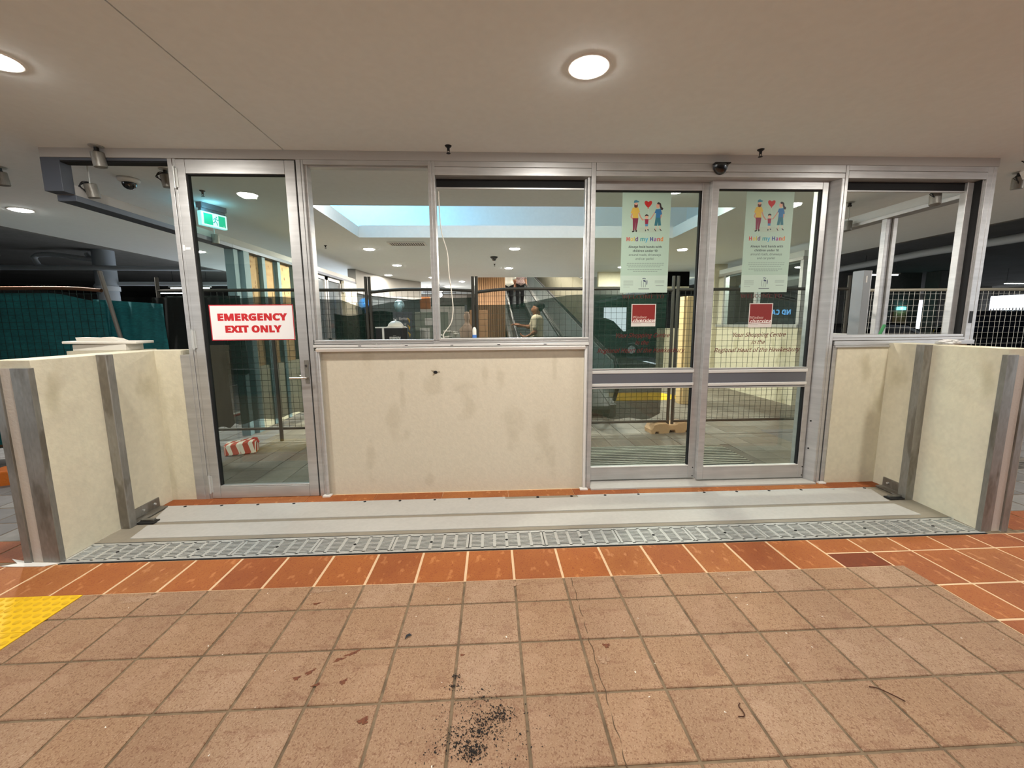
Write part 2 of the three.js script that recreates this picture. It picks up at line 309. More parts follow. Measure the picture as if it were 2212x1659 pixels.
// car park and mall floor
struct('floor_car_park', [bx(-24, -6.8, -0.25, -0.02, -34, 1), bx(7.4, 32, -0.25, -0.02, -34, 2), bx(-14, -6.8, -0.25, -0.02, 1, 12), bx(7.4, 14, -0.25, -0.02, 2, 12), bx(-6.8, 7.4, -0.25, -0.02, 6, 12), bx(-6.8, 7.4, -0.25, -0.02, -34, -16)], M.asphalt, 'dull grey concrete car park floor', 'floor');
const inFloor = struct('floor_interior', bx(-3.6, 6.2, -0.2, -0.006, -16, -0.14), std({ color: '#6d655a', roughness: 0.9 }), 'pale grey tiled mall floor behind the doors', 'floor');
for (let i = 0; i < 27; i++) for (let j = 0; j < 9; j++) { const x = -3.6 + 0.3 * i, z = -0.15 - 0.3 * (j + 1); if (x > 0.95 && x < 2.8 && z < -0.55 && z > -1.35) continue; tile(inFloor, 'floor_tile', x, x + 0.3, z, z + 0.3, M.inTile, 0.006); }
const restI = []; for (let i = 0; i < 32; i++) for (let j = 0; j < 44; j++) { if (i < 27 && j < 9) continue; restI.push([-3.6 + 0.3 * i, -3.3 + 0.3 * i, -0.15 - 0.3 * (j + 1), -0.15 - 0.3 * j]); }
tileRest(inFloor, 'floor_tile_field', restI, M.inTile[1], 0.006);

// ---------------------------------------------------------------- ceilings, bulkheads, upper void
const Y = 2.95;
const ceiling = struct('ceiling', [
  bx(-6.8, -1.6685, Y, 3.12, 0, 6.3), bx(-1.6595, 7.4, Y, 3.12, 0, 6.3),                       // front soffit, open joint between the two boards
  bx(-6.8, 7.4, Y, 3.12, -1.6, 0), bx(-6.8, -2.12, Y, 3.12, -3.44, -1.6), bx(3.05, 7.4, Y, 3.12, -3.44, -1.6),
  bx(-6.8, 7.4, Y, 3.12, -9.25, -3.44), bx(-6.8, -0.6, Y, 3.12, -16, -9.25),
], M.ceil, 'off-white plasterboard soffit and mall ceiling', 'ceiling');
struct('ceiling_joint', bx(-1.72, -1.60, 3.06, 3.119, 0, 6.3), M.ceil, 'backing board above the open joint in the soffit', 'ceiling joint');
// light well: fascia, wider box above, a real skylight at its left end
struct('ceiling_light_well', [
  bx(-2.12, 3.05, 3.12, 3.14, -3.60, -3.44),
  bx(-3.4, 3.8, 3.12, 4.6, -4.75, -4.60), bx(-3.4, 3.8, 3.12, 4.6, -1.55, -1.40), bx(-3.55, -3.4, 3.12, 4.6, -4.75, -1.40), bx(3.8, 3.95, 3.12, 4.6, -4.75, -1.40),
  bx(-1.74, 3.95, 4.6, 4.75, -4.75, -1.40), bx(-3.55, -1.74, 4.6, 4.75, -3.62, -1.40), bx(-3.55, -1.74, 4.6, 4.75, -4.75, -4.56), bx(-3.55, -3.3, 4.6, 4.75, -4.56, -3.62),
], M.ceil, 'white walls of the recessed light well in the mall ceiling', 'light well');
const sky = thing('skylight', 'blue glowing skylight at the left end of the recessed light well', 'skylight', [-2.52, 4.66, -4.09]);
part('frame', [bx(-0.78, 0.78, -0.06, 0, -0.46, -0.42), bx(-0.78, 0.78, -0.06, 0, 0.42, 0.46), bx(-0.78, -0.74, -0.06, 0, -0.42, 0.42), bx(0.74, 0.78, -0.06, 0, -0.42, 0.42)], M.alu, sky);
part('diffuser', bx(-0.74, 0.74, -0.03, -0.02, -0.42, 0.42), std({ color: '#cfeaff', emissive: new THREE.Color(0.30, 0.78, 1.0), emissiveIntensity: 30 }), sky);
{ const l = new THREE.RectAreaLight(new THREE.Color(0.14, 0.60, 1.0), 105, 1.46, 0.8); l.position.set(0, -0.05, 0); l.rotation.x = -Math.PI / 2; sky.add(l); }
{ const o = thing('cove_light', 'hidden cove light strip along the front lip of the light well', 'cove light', [0.46, 3.03, -1.625]); part('profile', bx(-2.5, 2.5, -0.035, 0.035, 0.0, 0.02), M.alu, o); part('strip', bx(-2.48, 2.48, -0.025, 0.025, -0.006, 0.0), std({ color: '#fff', emissive: new THREE.Color(1, 0.96, 0.9), emissiveIntensity: 60 }), o);
  const l = new THREE.RectAreaLight(new THREE.Color(1, 0.955, 0.88), 200, 4.95, 0.05); l.position.z = -0.012; o.add(l); }
// trims above the facade and along the side walls of the lobby
struct('trim_1', rb(-3.556, 4.49, 2.878, 2.953, -0.13, 0, 0.004), M.trim, 'painted bulkhead strip above the aluminium frames', 'trim');
struct('trim_2', [bx(-3.55, -3.42, 2.62, 2.70, -16, -0.10)], M.trim, 'painted bulkhead along the left side of the lobby', 'trim');
struct('trim_3', [bx(4.38, 4.5, 2.70, 2.79, -1.75, -0.13)], M.ceil, 'painted bulkhead along the right side of the lobby', 'trim');
struct('trim_4', [bx(5.55, 5.67, 2.70, 2.80, -6.6, -3.7)], M.ceil, 'painted bulkhead above the right mall windows', 'trim');
// void above the moving walkway
struct('wall_void', [bx(-0.75, -0.6, 3.12, 8, -26, -9.25), bx(6.4, 6.55, 2.95, 8, -26, -9.25), bx(-0.75, 6.55, 3.12, 8, -9.25, -9.1), bx(-0.75, 6.55, 8, 8.15, -26, -9.1), bx(-0.75, 6.55, 2.6, 8, -26.15, -26)], M.ceil, 'pale walls around the void above the moving walkway', 'wall');
{ const o = thing('void_ceiling_light', 'large square ceiling light high in the void over the moving walkway', 'ceiling light', [2, 7.95, -13]);
  part('frame', bx(-1.1, 1.1, 0, 0.05, -1.1, 1.1), M.white, o); part('panel', bx(-1, 1, -0.02, 0, -1, 1), std({ color: '#fff', emissive: new THREE.Color(1, 0.94, 0.85), emissiveIntensity: 30 }), o);
  const l = new THREE.RectAreaLight(new THREE.Color(1, 0.93, 0.82), 330, 2, 2); l.position.y = -0.04; l.rotation.x = -Math.PI / 2; o.add(l); }

// ---------------------------------------------------------------- car park shell, dark, with daylight openings far off and added open sides for cool fill
struct('ceiling_car_park', [bx(-24, -6.8, 3.55, 3.8, -34, 1), bx(7.4, 32, 3.55, 3.8, -34, 2), bx(-14, -6.8, 3.55, 3.8, 1, 12), bx(7.4, 14, 3.55, 3.8, 2, 12), bx(-6.8, 7.4, 3.55, 3.8, 6.3, 12), bx(-6.8, -0.75, 3.55, 3.8, -34, -16), bx(-0.75, 7.4, 3.55, 3.8, -34, -26.15),
  bx(-6.9, -6.8, 2.95, 3.8, -16, 6.3), bx(7.4, 7.5, 2.95, 3.8, -26, 6.3), bx(-6.8, 7.4, 3.12, 3.8, 6.2, 6.3), bx(-6.8, 7.4, 4.75, 4.9, -9.25, 6.3)], M.conc, 'concrete slab over the car park', 'ceiling');
struct('floor_added_forecourt', [bx(-70, 80, -0.3, -0.04, 12, 70), bx(-70, -24, -0.3, -0.04, -40, 12), bx(-24, -14, -0.3, -0.04, 1, 12), bx(14, 32.2, -0.3, -0.04, 2, 12), bx(32.2, 80, -0.3, -0.04, -40, 12), bx(-24, 32.2, -0.3, -0.04, -60, -34)], M.conc, 'open concrete forecourt outside the car park, added to bounce daylight onto the ceiling', 'floor');  // ground added so that daylight bounces up to the soffit
struct('wall_car_park', [
  bx(-24.2, -24, 0, 3.8, -34, 1),
  bx(-24, 8.0, 0, 3.8, -26.4, -26.2), bx(8.0, 9.7, 0, 1.0, -26.4, -26.2), bx(8.0, 9.7, 2.7, 3.8, -26.4, -26.2), bx(9.7, 26, 0, 3.8, -26.4, -26.2), bx(26, 32, 0, 1.0, -26.4, -26.2), bx(26, 32, 3.1, 3.8, -26.4, -26.2),
  bx(32, 32.2, 0, 1.2, -26.2, 2), bx(32, 32.2, 3.1, 3.8, -26.2, 2), bx(-14, 14, 0, 3.8, 12, 12.2), bx(-24, -6.9, 0, 3.55, 0.9, 1.1), bx(7.5, 32, 0, 3.55, 1.9, 2.1),  // last two walls are unseen, added to keep daylight off the rear
], M.conc, 'concrete car park walls with daylight openings and two added unseen light-blocking walls', 'wall');

// ---------------------------------------------------------------- low rendered walls with the flood-barrier steelwork
const wingL = struct('wall_left', null, null, 'cream rendered wing wall on the left with steel channels', 'wall');
part('render', [rb(-3.10, -2.87, 0, 1.34, -0.16, 0.972, 0.006), rb(-2.875, -2.655, 0, 1.34, -0.16, 0, 0.004)], M.cream, wingL);
part('front_pale_strip', bx(-3.055, -2.98, 0, 1.29, 0.970, 0.976), M.paintPale, wingL);
part('front_channel', [rb(-3.098, -3.052, 0, 1.29, 0.965, 0.990, 0.002), rb(-2.985, -2.935, 0, 1.29, 0.965, 0.984, 0.002), rb(-2.935, -2.868, 0, 1.29, 0.955, 0.992, 0.002)], M.steel, wingL, 'stained steel channel');
part('guide_post', [rb(-2.872, -2.80, 0, 1.342, 0.47, 0.535, 0.006)], M.steelPlain, wingL, 'grey steel guide post');
const brL = part('angle_bracket', [rb(-2.872, -2.862, 0.012, 0.098, 0.155, 0.47, 0.002), rb(-2.872, -2.80, 0.008, 0.02, 0.155, 0.47, 0.002)], M.steelPlain, wingL, 'bolted steel angle bracket');
for (const z of [0.21, 0.33]) part('bolt', cyl(0.011, 0.009, [-2.863, 0.06, z], [-2.850, 0.06, z], 8), M.galv, brL);
part('hinge_plate', rb(-2.80, -2.675, 0.004, 0.016, 0.405, 0.475, 0.002), M.black, wingL, 'black hinge plate on the floor');
part('hinge_block', rb(-2.80, -2.70, 0.014, 0.03, 0.41, 0.44, 0.003), M.steel, wingL);
part('sealant_pool', slab([[-3.24, 0.93], [-3.05, 0.985], [-2.86, 1.0], [-2.93, 1.035], [-3.10, 1.03], [-3.21, 1.02], [-3.14, 0.99]], 0.0, 0.004), M.white, wingL, 'white filler at the wall foot');

const wingR = struct('wall_right', null, null, 'cream rendered wing wall on the right with steel channels', 'wall');
part('render', [slab([[3.665, 0.0], [3.665, -0.16], [3.90, -0.16], [3.79, 0.972], [3.58, 0.972]], 0, 1.34), rb(3.175, 3.68, 0, 1.315, -0.16, 0, 0.004)], M.cream, wingR);
part('front_pale_strip', bx(3.64, 3.715, 0, 1.29, 0.970, 0.976), M.paintPale, wingR);
part('front_channel', [rb(3.715, 3.765, 0, 1.30, 0.965, 0.990, 0.002), rb(3.61, 3.645, 0, 1.30, 0.965, 0.984, 0.002), rb(3.555, 3.61, 0, 1.30, 0.955, 0.992, 0.002)], M.steel, wingR, 'stained steel channel');
part('guide_post', [slab([[3.565, 0.345], [3.640, 0.345], [3.632, 0.42], [3.558, 0.42]], 0, 1.342)], M.steelPlain, wingR, 'grey steel guide post');
const brR = part('angle_bracket', [slab([[3.640, 0.12], [3.652, 0.12], [3.636, 0.36], [3.624, 0.36]], 0.012, 0.098), slab([[3.575, 0.12], [3.652, 0.12], [3.636, 0.36], [3.560, 0.36]], 0.008, 0.02)], M.steelPlain, wingR, 'bolted steel angle bracket');
for (const z of [0.18, 0.30]) part('bolt', cyl(0.011, 0.009, [3.640, 0.06, z], [3.622, 0.06, z], 8), M.galv, brR);
part('hinge_plate', rb(3.43, 3.56, 0.004, 0.016, 0.35, 0.42, 0.002), M.black, wingR, 'black hinge plate on the floor');
part('hinge_block', rb(3.45, 3.56, 0.014, 0.03, 0.36, 0.39, 0.003), M.steel, wingR);
const wallMid = struct('wall_front', [bx(-1.505, 0.83, 0, 1.325, -0.16, -0.038)], M.panel, 'low cream rendered wall panel between exit door and sliding doors', 'wall');
wallMid.geometry.translate(0, 0, 0); { const uv = wallMid.geometry.attributes.uv; for (let i = 0; i < uv.count; i++) uv.setX(i, uv.getX(i) + 1.505); }
{ const h = part('broken_hole', sph(0.016, -0.507, 1.118, -0.037, 1.2, 0.9, 0.25), M.rubber, wallMid, 'small broken hole in the render');
  part('chipped_edge', [slab([[0, 0], [0.03, 0.004], [0.012, 0.016]], 0, 0.003), slab([[0, 0], [0.014, 0.02], [-0.008, 0.03]], 0, 0.003), slab([[0, 0], [0.03, -0.01], [0.034, 0.006]], 0, 0.003)].map((g, i) => at(g, [-0.545, -0.525, -0.50][i], [1.137, 1.118, 1.120][i], -0.0385, 0, Math.PI / 2, 0)), std({ color: '#9c8f78', roughness: 0.9 }), wallMid); }
struct('wall_front_left', bx(-3.6, -3.08, 0, 1.34, -0.30, -0.02), M.cream, 'low cream wall running on behind the left wing wall', 'wall');
struct('wall_front_right', bx(3.66, 4.46, 0, 1.32, -0.20, -0.03), M.cream, 'low cream wall running on behind the right wing wall', 'wall');
// orange tile strip along the foot of the facade
const strip = struct('floor_strip', bx(-2.88, 3.68, -0.15, 0.0, -0.16, 0.128), M.paleGrout, 'narrow terracotta strip along the foot of the facade', 'floor');
{ let x = -2.87; while (x < 3.64) { const w = Math.min(0.6, 3.66 - x); tile(strip, 'orange_tile', x, x + w, -0.015, 0.125, M.orange, 0.003).position.y = 0.005; x += w; } }

// ---------------------------------------------------------------- flood barrier lying in the floor, and the drain in front of it
const fb = thing('flood_barrier', 'long pale grey flood barrier plates lying flush in the floor before the doors', 'flood barrier', [0, 0, 0]);
part('bed_plate', bx(-2.868, 3.62, -0.15, 0.001, 0.126, 0.752), M.bedPlate, fb, 'dull steel bed plate');
part('rear_panel', slab([[-2.80, 0.18], [3.475, 0.18], [3.40, 0.44], [-2.715, 0.44]], -0.001, 0.006), M.plate, fb);
part('front_panel', slab([[-2.705, 0.49], [3.39, 0.49], [3.41, 0.70], [-2.668, 0.70]], -0.001, 0.006), M.plate, fb);
part('rear_flap', slab([[-2.82, 0.13], [0.10, 0.13], [0.10, 0.178], [-2.82, 0.178]], -0.001, 0.004), M.plate, fb);
part('rear_flap', slab([[0.75, 0.13], [3.46, 0.13], [3.46, 0.178], [0.75, 0.178]], -0.001, 0.004), M.plate, fb);
for (let i = 0; i < 21; i++) { const x = -2.66 + 0.305 * i; part('screw', [cyl(0.013, 0.012, [x, 0.002, 0.152], [x, 0.0065, 0.152], 12), at(bx(-0.011, 0.011, 0, 0.0015, -0.003, 0.003), x, 0.006, 0.152, 0.3 * i)], i % 5 === 4 ? M.galv : M.rubber, fb); }
part('front_seal', bx(-2.866, 3.60, -0.02, 0.003, 0.752, 0.762), M.rubber, fb);
{ // drain: channel rim + twelve identical cast grates
  const ch = thing('drain_channel', 'steel rimmed drain channel running across in front of the flood barrier', 'drain', [0, 0, 0]);
  part('trough', [bx(-2.866, 3.585, -0.16, -0.15, 0.762, 1.006), bx(-2.866, 3.585, -0.15, -0.03, 0.762, 0.768), bx(-2.866, 3.585, -0.15, -0.03, 1.0, 1.006)], M.rubber, ch);
  part('rear_rim', rb(-2.866, 3.60, -0.03, 0.005, 0.762, 0.776, 0.002), M.galv, ch); part('front_rim', rb(-2.866, 3.585, -0.03, 0.005, 0.988, 1.000, 0.002), M.galv, ch);
  part('front_seal', bx(-2.866, 3.585, -0.03, 0.001, 1.000, 1.012), M.rubber, ch);
  const W = 0.5365, z0 = -0.104, z1 = 0.104, n = 6, rib = 0.020, gw = (W - 0.006 - 2 * 0.016 - (n - 1) * rib) / n;
  const fr = [bx(-W / 2 + 0.002, W / 2 - 0.002, -0.02, 0.002, z0, z0 + 0.014), bx(-W / 2 + 0.002, W / 2 - 0.002, -0.02, 0.002, z1 - 0.014, z1)], bars = [];
  for (let i = 0; i <= n; i++) { const a = i === 0 ? -W / 2 + 0.003 : -W / 2 + 0.003 + 0.016 + i * gw + (i - 1) * rib, w = i === 0 || i === n ? 0.016 : rib; fr.push(bx(a, a + w, -0.02, 0.002, z0, z1)); }
  for (let i = 0; i < n; i++) { const a = -W / 2 + 0.003 + 0.016 + i * (gw + rib); for (let j = 1; j < 10; j++) { const z = z0 + 0.014 + (z1 - z0 - 0.028) * j / 10; bars.push(bx(a, a + gw, -0.016, 0.0016, z - 0.004, z + 0.004)); } }
  const ord = ['first', 'second', 'third', 'fourth', 'fifth', 'sixth', 'seventh', 'eighth', 'ninth', 'tenth', 'eleventh', 'twelfth'];
  const lab = (i) => ord[i] + ' galvanised drain grate counted from the left wing wall';
  const g0 = thing('drain_grate', lab(0), 'drain grate', [-2.597, 0.002, 0.882], 0, 'galvanised grates over the drain channel');
  part('frame', fr, M.galv, g0); part('slot_bars', bars, M.galv, g0); part('locking_bolt', cyl(0.011, 0.010, [0, -0.01, 0.004], [0, 0.0045, 0.004], 10), M.rubber, g0, 'dark locking bolt');
  for (let i = 1; i < 12; i++) dup(g0, [-2.597 + W * i, 0.002, 0.882], 0, lab(i));
}
// yellow tactile tiles
{ const y0 = 0.006, dots = (nx) => { const d = []; for (let i = 0; i < 6; i++) for (let j = 0; j < 6; j++) d.push(clean(new THREE.CylinderGeometry(0.0125, 0.0175, 0.005, 12)).translate(-0.125 + 0.05 * i, y0 + 0.0025, -0.125 + 0.05 * j)); return d; };
  const lb = ['yellow tactile floor tile with raised dots, nearest the orange tiles, at the left photo edge', 'yellow tactile floor tile with raised dots, second along its right column', 'yellow tactile floor tile left of the one beside the orange tiles', 'yellow tactile floor tile farthest from the orange tiles on the left'];
  const t = thing('tactile_tile', lb[0], 'tactile tile', [-2.535, 0, 1.511], 0, 'yellow tactile tiles'); part('base', rb(-0.149, 0.149, 0, y0, -0.149, 0.149, 0.002), M.yellow, t); part('raised_dots', dots(), M.yellow, t).userData.kind = 'stuff';
  dup(t, [-2.535, 0, 1.811], 0, lb[1]); dup(t, [-2.835, 0, 1.511], 0, lb[2]); dup(t, [-2.835, 0, 1.811], 0, lb[3]); }

// ---------------------------------------------------------------- aluminium shopfront
const frame = thing('shopfront_frame', 'satin aluminium shopfront frame of posts, heads and sills', 'shopfront frame', [0, 0, 0]);
const A = (name, ...g) => part(name, g, M.alu, frame);
A('door_post', rb(-2.585, -2.552, 0, 2.878, -0.10, 0), rb(-2.550, -2.526, 0, 2.878, -0.10, -0.004)).name = 'post';
part('flashing', rb(-2.662, -2.585, 0, 1.30, -0.06, 0.003, 0.002), M.alu, frame);
A('post', rb(-1.576, -1.540, 0, 2.878, -0.10, 0), rb(-1.538, -1.520, 1.412, 2.878, -0.10, -0.003), rb(-1.522, -1.498, 1.412, 2.86, -0.10, -0.02), rb(-1.542, -1.522, 0, 1.32, -0.10, -0.004));
part('corner_bead', [cyl(0.017, 0.017, [-1.510, 0.002, -0.006], [-1.510, 1.318, -0.006], 14)], M.alu, frame);
part('post_foot', slab([[-1.545, 0.035], [-1.48, 0.035], [-1.475, -0.02], [-1.54, -0.02]], 0.004, 0.018), M.white, frame, 'white filler at the post foot');
A('head', rb(-1.520, -0.51, 2.842, 2.878, -0.10, -0.002), rb(-1.50, -0.51, 2.832, 2.845, -0.10, -0.035));
A('mullion', rb(-0.51, -0.482, 1.365, 2.878, -0.10, 0), rb(-0.481, -0.455, 1.365, 2.878, -0.10, 0));
A('head', rb(-0.455, 0.861, 2.768, 2.832, -0.10, 0), rb(-0.455, 0.861, 2.834, 2.878, -0.10, -0.001));
part('gap_shade_strip', [bx(-0.455, 0.861, 2.70, 2.768, -0.106, -0.096)], M.rubber, frame);  // black strip painting in the shade of the open gap under the head
part('gap_trim', [rb(-0.455, 0.861, 2.688, 2.702, -0.11, -0.092, 0.002)], M.alu, frame);
A('sill', rb(-1.533, -0.511, 1.376, 1.392, -0.10, 0), rb(-1.533, -0.511, 1.394, 1.412, -0.10, -0.002));
A('sill', rb(-0.511, 0.861, 1.370, 1.392, -0.10, 0.002), rb(-0.511, 0.861, 1.394, 1.412, -0.10, 0.0));
part('sill_edge', [rb(-0.457, 0.861, 1.411, 1.418, -0.10, 0.001, 0.002)], M.aluLit, frame);
part('sub_sill', [rb(-1.540, 0.861, 1.350, 1.372, -0.12, 0.010, 0.003)], M.aluLit, frame);
part('sill_nosing', [boxUV(clean(new THREE.BoxGeometry(2.345, 0.024, 0.05)).rotateX(0.35).translate(-0.343, 1.334, 0))], M.aluLit, frame);
for (const x of [-1.145, -0.745, -0.35, 0.06, 0.47]) part('weep_slot', rb(x - 0.013, x + 0.013, 1.358, 1.364, 0.008, 0.0112, 0.001), M.rubber, frame);
A('post', rb(0.862, 0.900, 0, 2.878, -0.22, 0), rb(0.829, 0.860, 0, 1.345, -0.10, -0.002), rb(0.836, 0.858, 1.412, 2.768, -0.10, -0.02), rb(0.820, 0.832, 1.412, 2.768, -0.10, -0.05));
part('corner_bead', [cyl(0.012, 0.012, [0.838, 0.002, -0.002], [0.838, 1.318, -0.002], 12)], M.aluLit, frame);
part('post_foot', slab([[0.80, 0.03], [0.87, 0.03], [0.865, -0.02], [0.80, -0.02]], 0.004, 0.017), M.white, frame, 'white filler at the post foot');
A('head', rb(0.902, 3.088, 2.815, 2.878, -0.22, 0), rb(0.902, 3.088, 2.772, 2.813, -0.22, -0.001));
part('reveal', slab([[3.016, -0.13], [3.064, -0.004], [3.075, -0.004], [3.075, -0.26], [3.016, -0.26]], 0, 2.772), M.alu, frame);
A('post', rb(3.066, 3.088, 0, 2.772, -0.24, -0.001), rb(3.090, 3.118, 0, 2.878, -0.12, 0), rb(3.135, 3.172, 0, 1.318, -0.06, -0.004));
part('post_backing', bx(3.10, 3.18, 0, 1.345, -0.10, -0.075), M.alu, frame);
for (const y of [0.33, 0.60]) part('reveal_bolt', cyl(0.008, 0.008, [3.042, y, -0.07], [3.035, y, -0.067], 8), M.rubber, frame);
part('post_foot', slab([[3.10, 0.03], [3.17, 0.03], [3.165, -0.02], [3.10, -0.02]], 0.004, 0.017), M.white, frame, 'white filler at the post foot');
A('head', rb(3.118, 4.388, 2.772, 2.832, -0.10, 0), rb(3.118, 4.44, 2.834, 2.878, -0.10, -0.001));
part('gap_shade_strip', [bx(3.118, 4.36, 2.70, 2.772, -0.106, -0.096)], M.rubber, frame);  // same black strip, drawing the shaded gap over the right opening
part('gap_trim', [rb(3.118, 4.36, 2.688, 2.702, -0.11, -0.092, 0.002)], M.alu, frame);
A('sill', rb(3.118, 4.39, 1.366, 1.388, -0.12, 0.0), rb(3.118, 4.38, 1.39, 1.416, -0.12, -0.002));
A('sub_sill', rb(3.135, 4.49, 1.322, 1.362, -0.12, 0.004), rb(3.14, 3.66, 1.302, 1.320, -0.06, 0.014, 0.003));
A('post', rb(4.390, 4.440, 1.34, 2.878, -0.13, 0), rb(4.442, 4.476, 1.34, 2.878, -0.13, -0.001), rb(4.368, 4.390, 1.416, 2.772, -0.13, -0.02));
part('gasket', bx(4.358, 4.368, 1.416, 2.772, -0.125, -0.015), M.rubber, frame);
A('post', rb(4.30, 4.358, 1.416, 2.772, -0.13, -0.07));
part('strike_plate', rb(4.405, 4.437, 1.515, 1.625, -0.002, 0.004, 0.002), M.black, frame, 'black lock strike plate');
part('door_stop', [rb(-1.612, -1.574, 0, 2.878, -0.10, -0.062), rb(-2.552, -2.500, 0, 2.878, -0.10, -0.062), rb(-2.55, -1.58, 2.84, 2.878, -0.10, -0.062)], M.alu, frame);
// stub of the removed left-hand post, with the head channel that runs off it
part('cut_post_stub', [rb(-3.556, -3.412, 2.622, 2.877, -0.10, 0)], M.stub, frame, 'blue-grey cut-off end of the left post');
part('head_channel', [rb(-3.412, -2.585, 2.856, 2.877, -0.10, -0.002)], M.stub, frame);
part('gap_shade_strip', bx(-3.412, -2.585, 2.846, 2.856, -0.09, -0.01), M.rubber, frame);  // thin black strip for the shaded pocket below the channel
part('threshold', [rb(0.90, 3.066, 0.0, 0.02, -0.20, 0.034, 0.003)], M.plate, frame, 'flat metal threshold of the sliding doors');
// side glazing heads of the lobby
struct('trim_5', [rb(-3.56, -3.41, 2.572, 2.62, -2.2, -0.10), rb(-3.56, -3.41, 2.572, 2.62, -9, -2.2)], M.stub, 'dark aluminium head channel along the left side of the lobby', 'trim');
struct('trim_6', [rb(4.36, 4.50, 2.662, 2.70, -1.8, -0.10)], M.alu, 'aluminium head channel along the right side of the lobby', 'trim');

// hinged emergency exit door
const door = thing('exit_door', 'narrow aluminium framed glass exit door with a white and red sign', 'door', [0, 0, 0]);
part('stile', [rb(-2.524, -2.452, 0.008, 2.872, -0.055, 0)], M.alu, door); part('stile', [rb(-1.668, -1.588, 0.008, 2.872, -0.055, 0)], M.alu, door);
part('top_rail', rb(-2.451, -1.669, 2.764, 2.872, -0.055, -0.0005), M.alu, door); part('bottom_rail', [rb(-2.451, -1.669, 0.008, 0.112, -0.055, -0.0005), rb(-2.451, -1.669, 0.113, 0.124, -0.05, -0.004)], M.alu, door);
part('gasket', [bx(-2.452, -2.440, 0.124, 2.764, -0.045, -0.010), bx(-2.452, -1.668, 2.755, 2.764, -0.045, -0.010)], M.rubber, door);
part('glass_pane', bx(-2.45, -1.67, 0.115, 2.764, -0.031, -0.030), M.glass, door);
for (const y of [2.73, 1.43, 0.14]) part('hinge', [rb(-2.553, -2.538, y - 0.075, y + 0.075, -0.004, 0.006, 0.002), rb(-2.532, -2.512, y - 0.075, y + 0.075, -0.002, 0.006, 0.002), cyl(0.0085, 0.0085, [-2.535, y - 0.085, 0.008], [-2.535, y + 0.085, 0.008], 10)], M.galv, door);
{ const lp = part('lock_plate', rb(-1.627, -1.592, 1.040, 1.246, -0.002, 0.012, 0.003), M.steel, door, 'stainless lock plate');
  part('lock_cylinder', [cyl(0.011, 0.011, [-1.609, 1.195, 0.01], [-1.609, 1.195, 0.017], 14), rb(-1.613, -1.605, 1.170, 1.19, 0.011, 0.016, 0.002)], M.chrome, lp);
  part('lever_handle', [tube([[-1.606, 1.094, 0.012], [-1.606, 1.094, 0.045], [-1.615, 1.094, 0.055], [-1.64, 1.094, 0.056], [-1.735, 1.094, 0.056]], 0.0085, 24, 10), sph(0.0085, -1.735, 1.094, 0.056)], M.chrome, lp, 'polished lever handle');
  part('inner_lever', [tube([[-1.606, 1.094, -0.055], [-1.606, 1.094, -0.095], [-1.63, 1.094, -0.105], [-1.72, 1.094, -0.105]], 0.0085, 20, 10)], M.chrome, lp); }
const tx = (c, s, x, y, f, col, align = 'center') => { c.font = f; c.fillStyle = col; c.textAlign = align; c.fillText(s, x, y); };
part('compliance_sticker', [bx(-2.536, -2.519, 2.16, 2.206, 0.0, 0.0012)], M.white, door); part('compliance_sticker', [bx(-2.515, -2.475, 2.168, 2.188, 0.0, 0.0012)], M.white, door);
const esign = canvasTex(1024, 440, (c, w, h) => { c.fillStyle = '#ece8e6'; c.fillRect(0, 0, w, h); c.strokeStyle = '#b81f2c'; c.lineWidth = 12; c.strokeRect(5, 5, w - 10, h - 10);
  const wide = (s, y, width) => { c.save(); c.font = 'bold 112px sans-serif'; c.fillStyle = '#c11c22'; c.strokeStyle = '#c11c22'; c.lineWidth = 10; const m = c.measureText(s).width; c.translate(w / 2, y); c.scale(width / m, 1); c.textAlign = 'center'; c.fillText(s, 0, 0); c.strokeText(s, 0, 0); c.restore(); };
  wide('EMERGENCY', 192, 850); wide('EXIT ONLY', 340, 690); });
function poster(name, t, x0, x1, y0, y1, z, label, cat, mat) { const g = new THREE.PlaneGeometry(x1 - x0, y1 - y0); g.translate((x0 + x1) / 2, (y0 + y1) / 2, z); return one(name, g, mat || std({ map: t, roughness: 0.55, side: THREE.DoubleSide }), label, cat); }
{ const s = thing('emergency_sign', 'white sign with red lettering stuck on the exit door glass', 'sign', [0, 0, 0]); part('board', bx(-2.399, -1.700, 1.418, 1.720, -0.029, -0.026), M.white, s); part('print', new THREE.PlaneGeometry(0.699, 0.302).translate(-2.0495, 1.569, -0.0255), std({ map: esign, roughness: 0.5 }), s); }

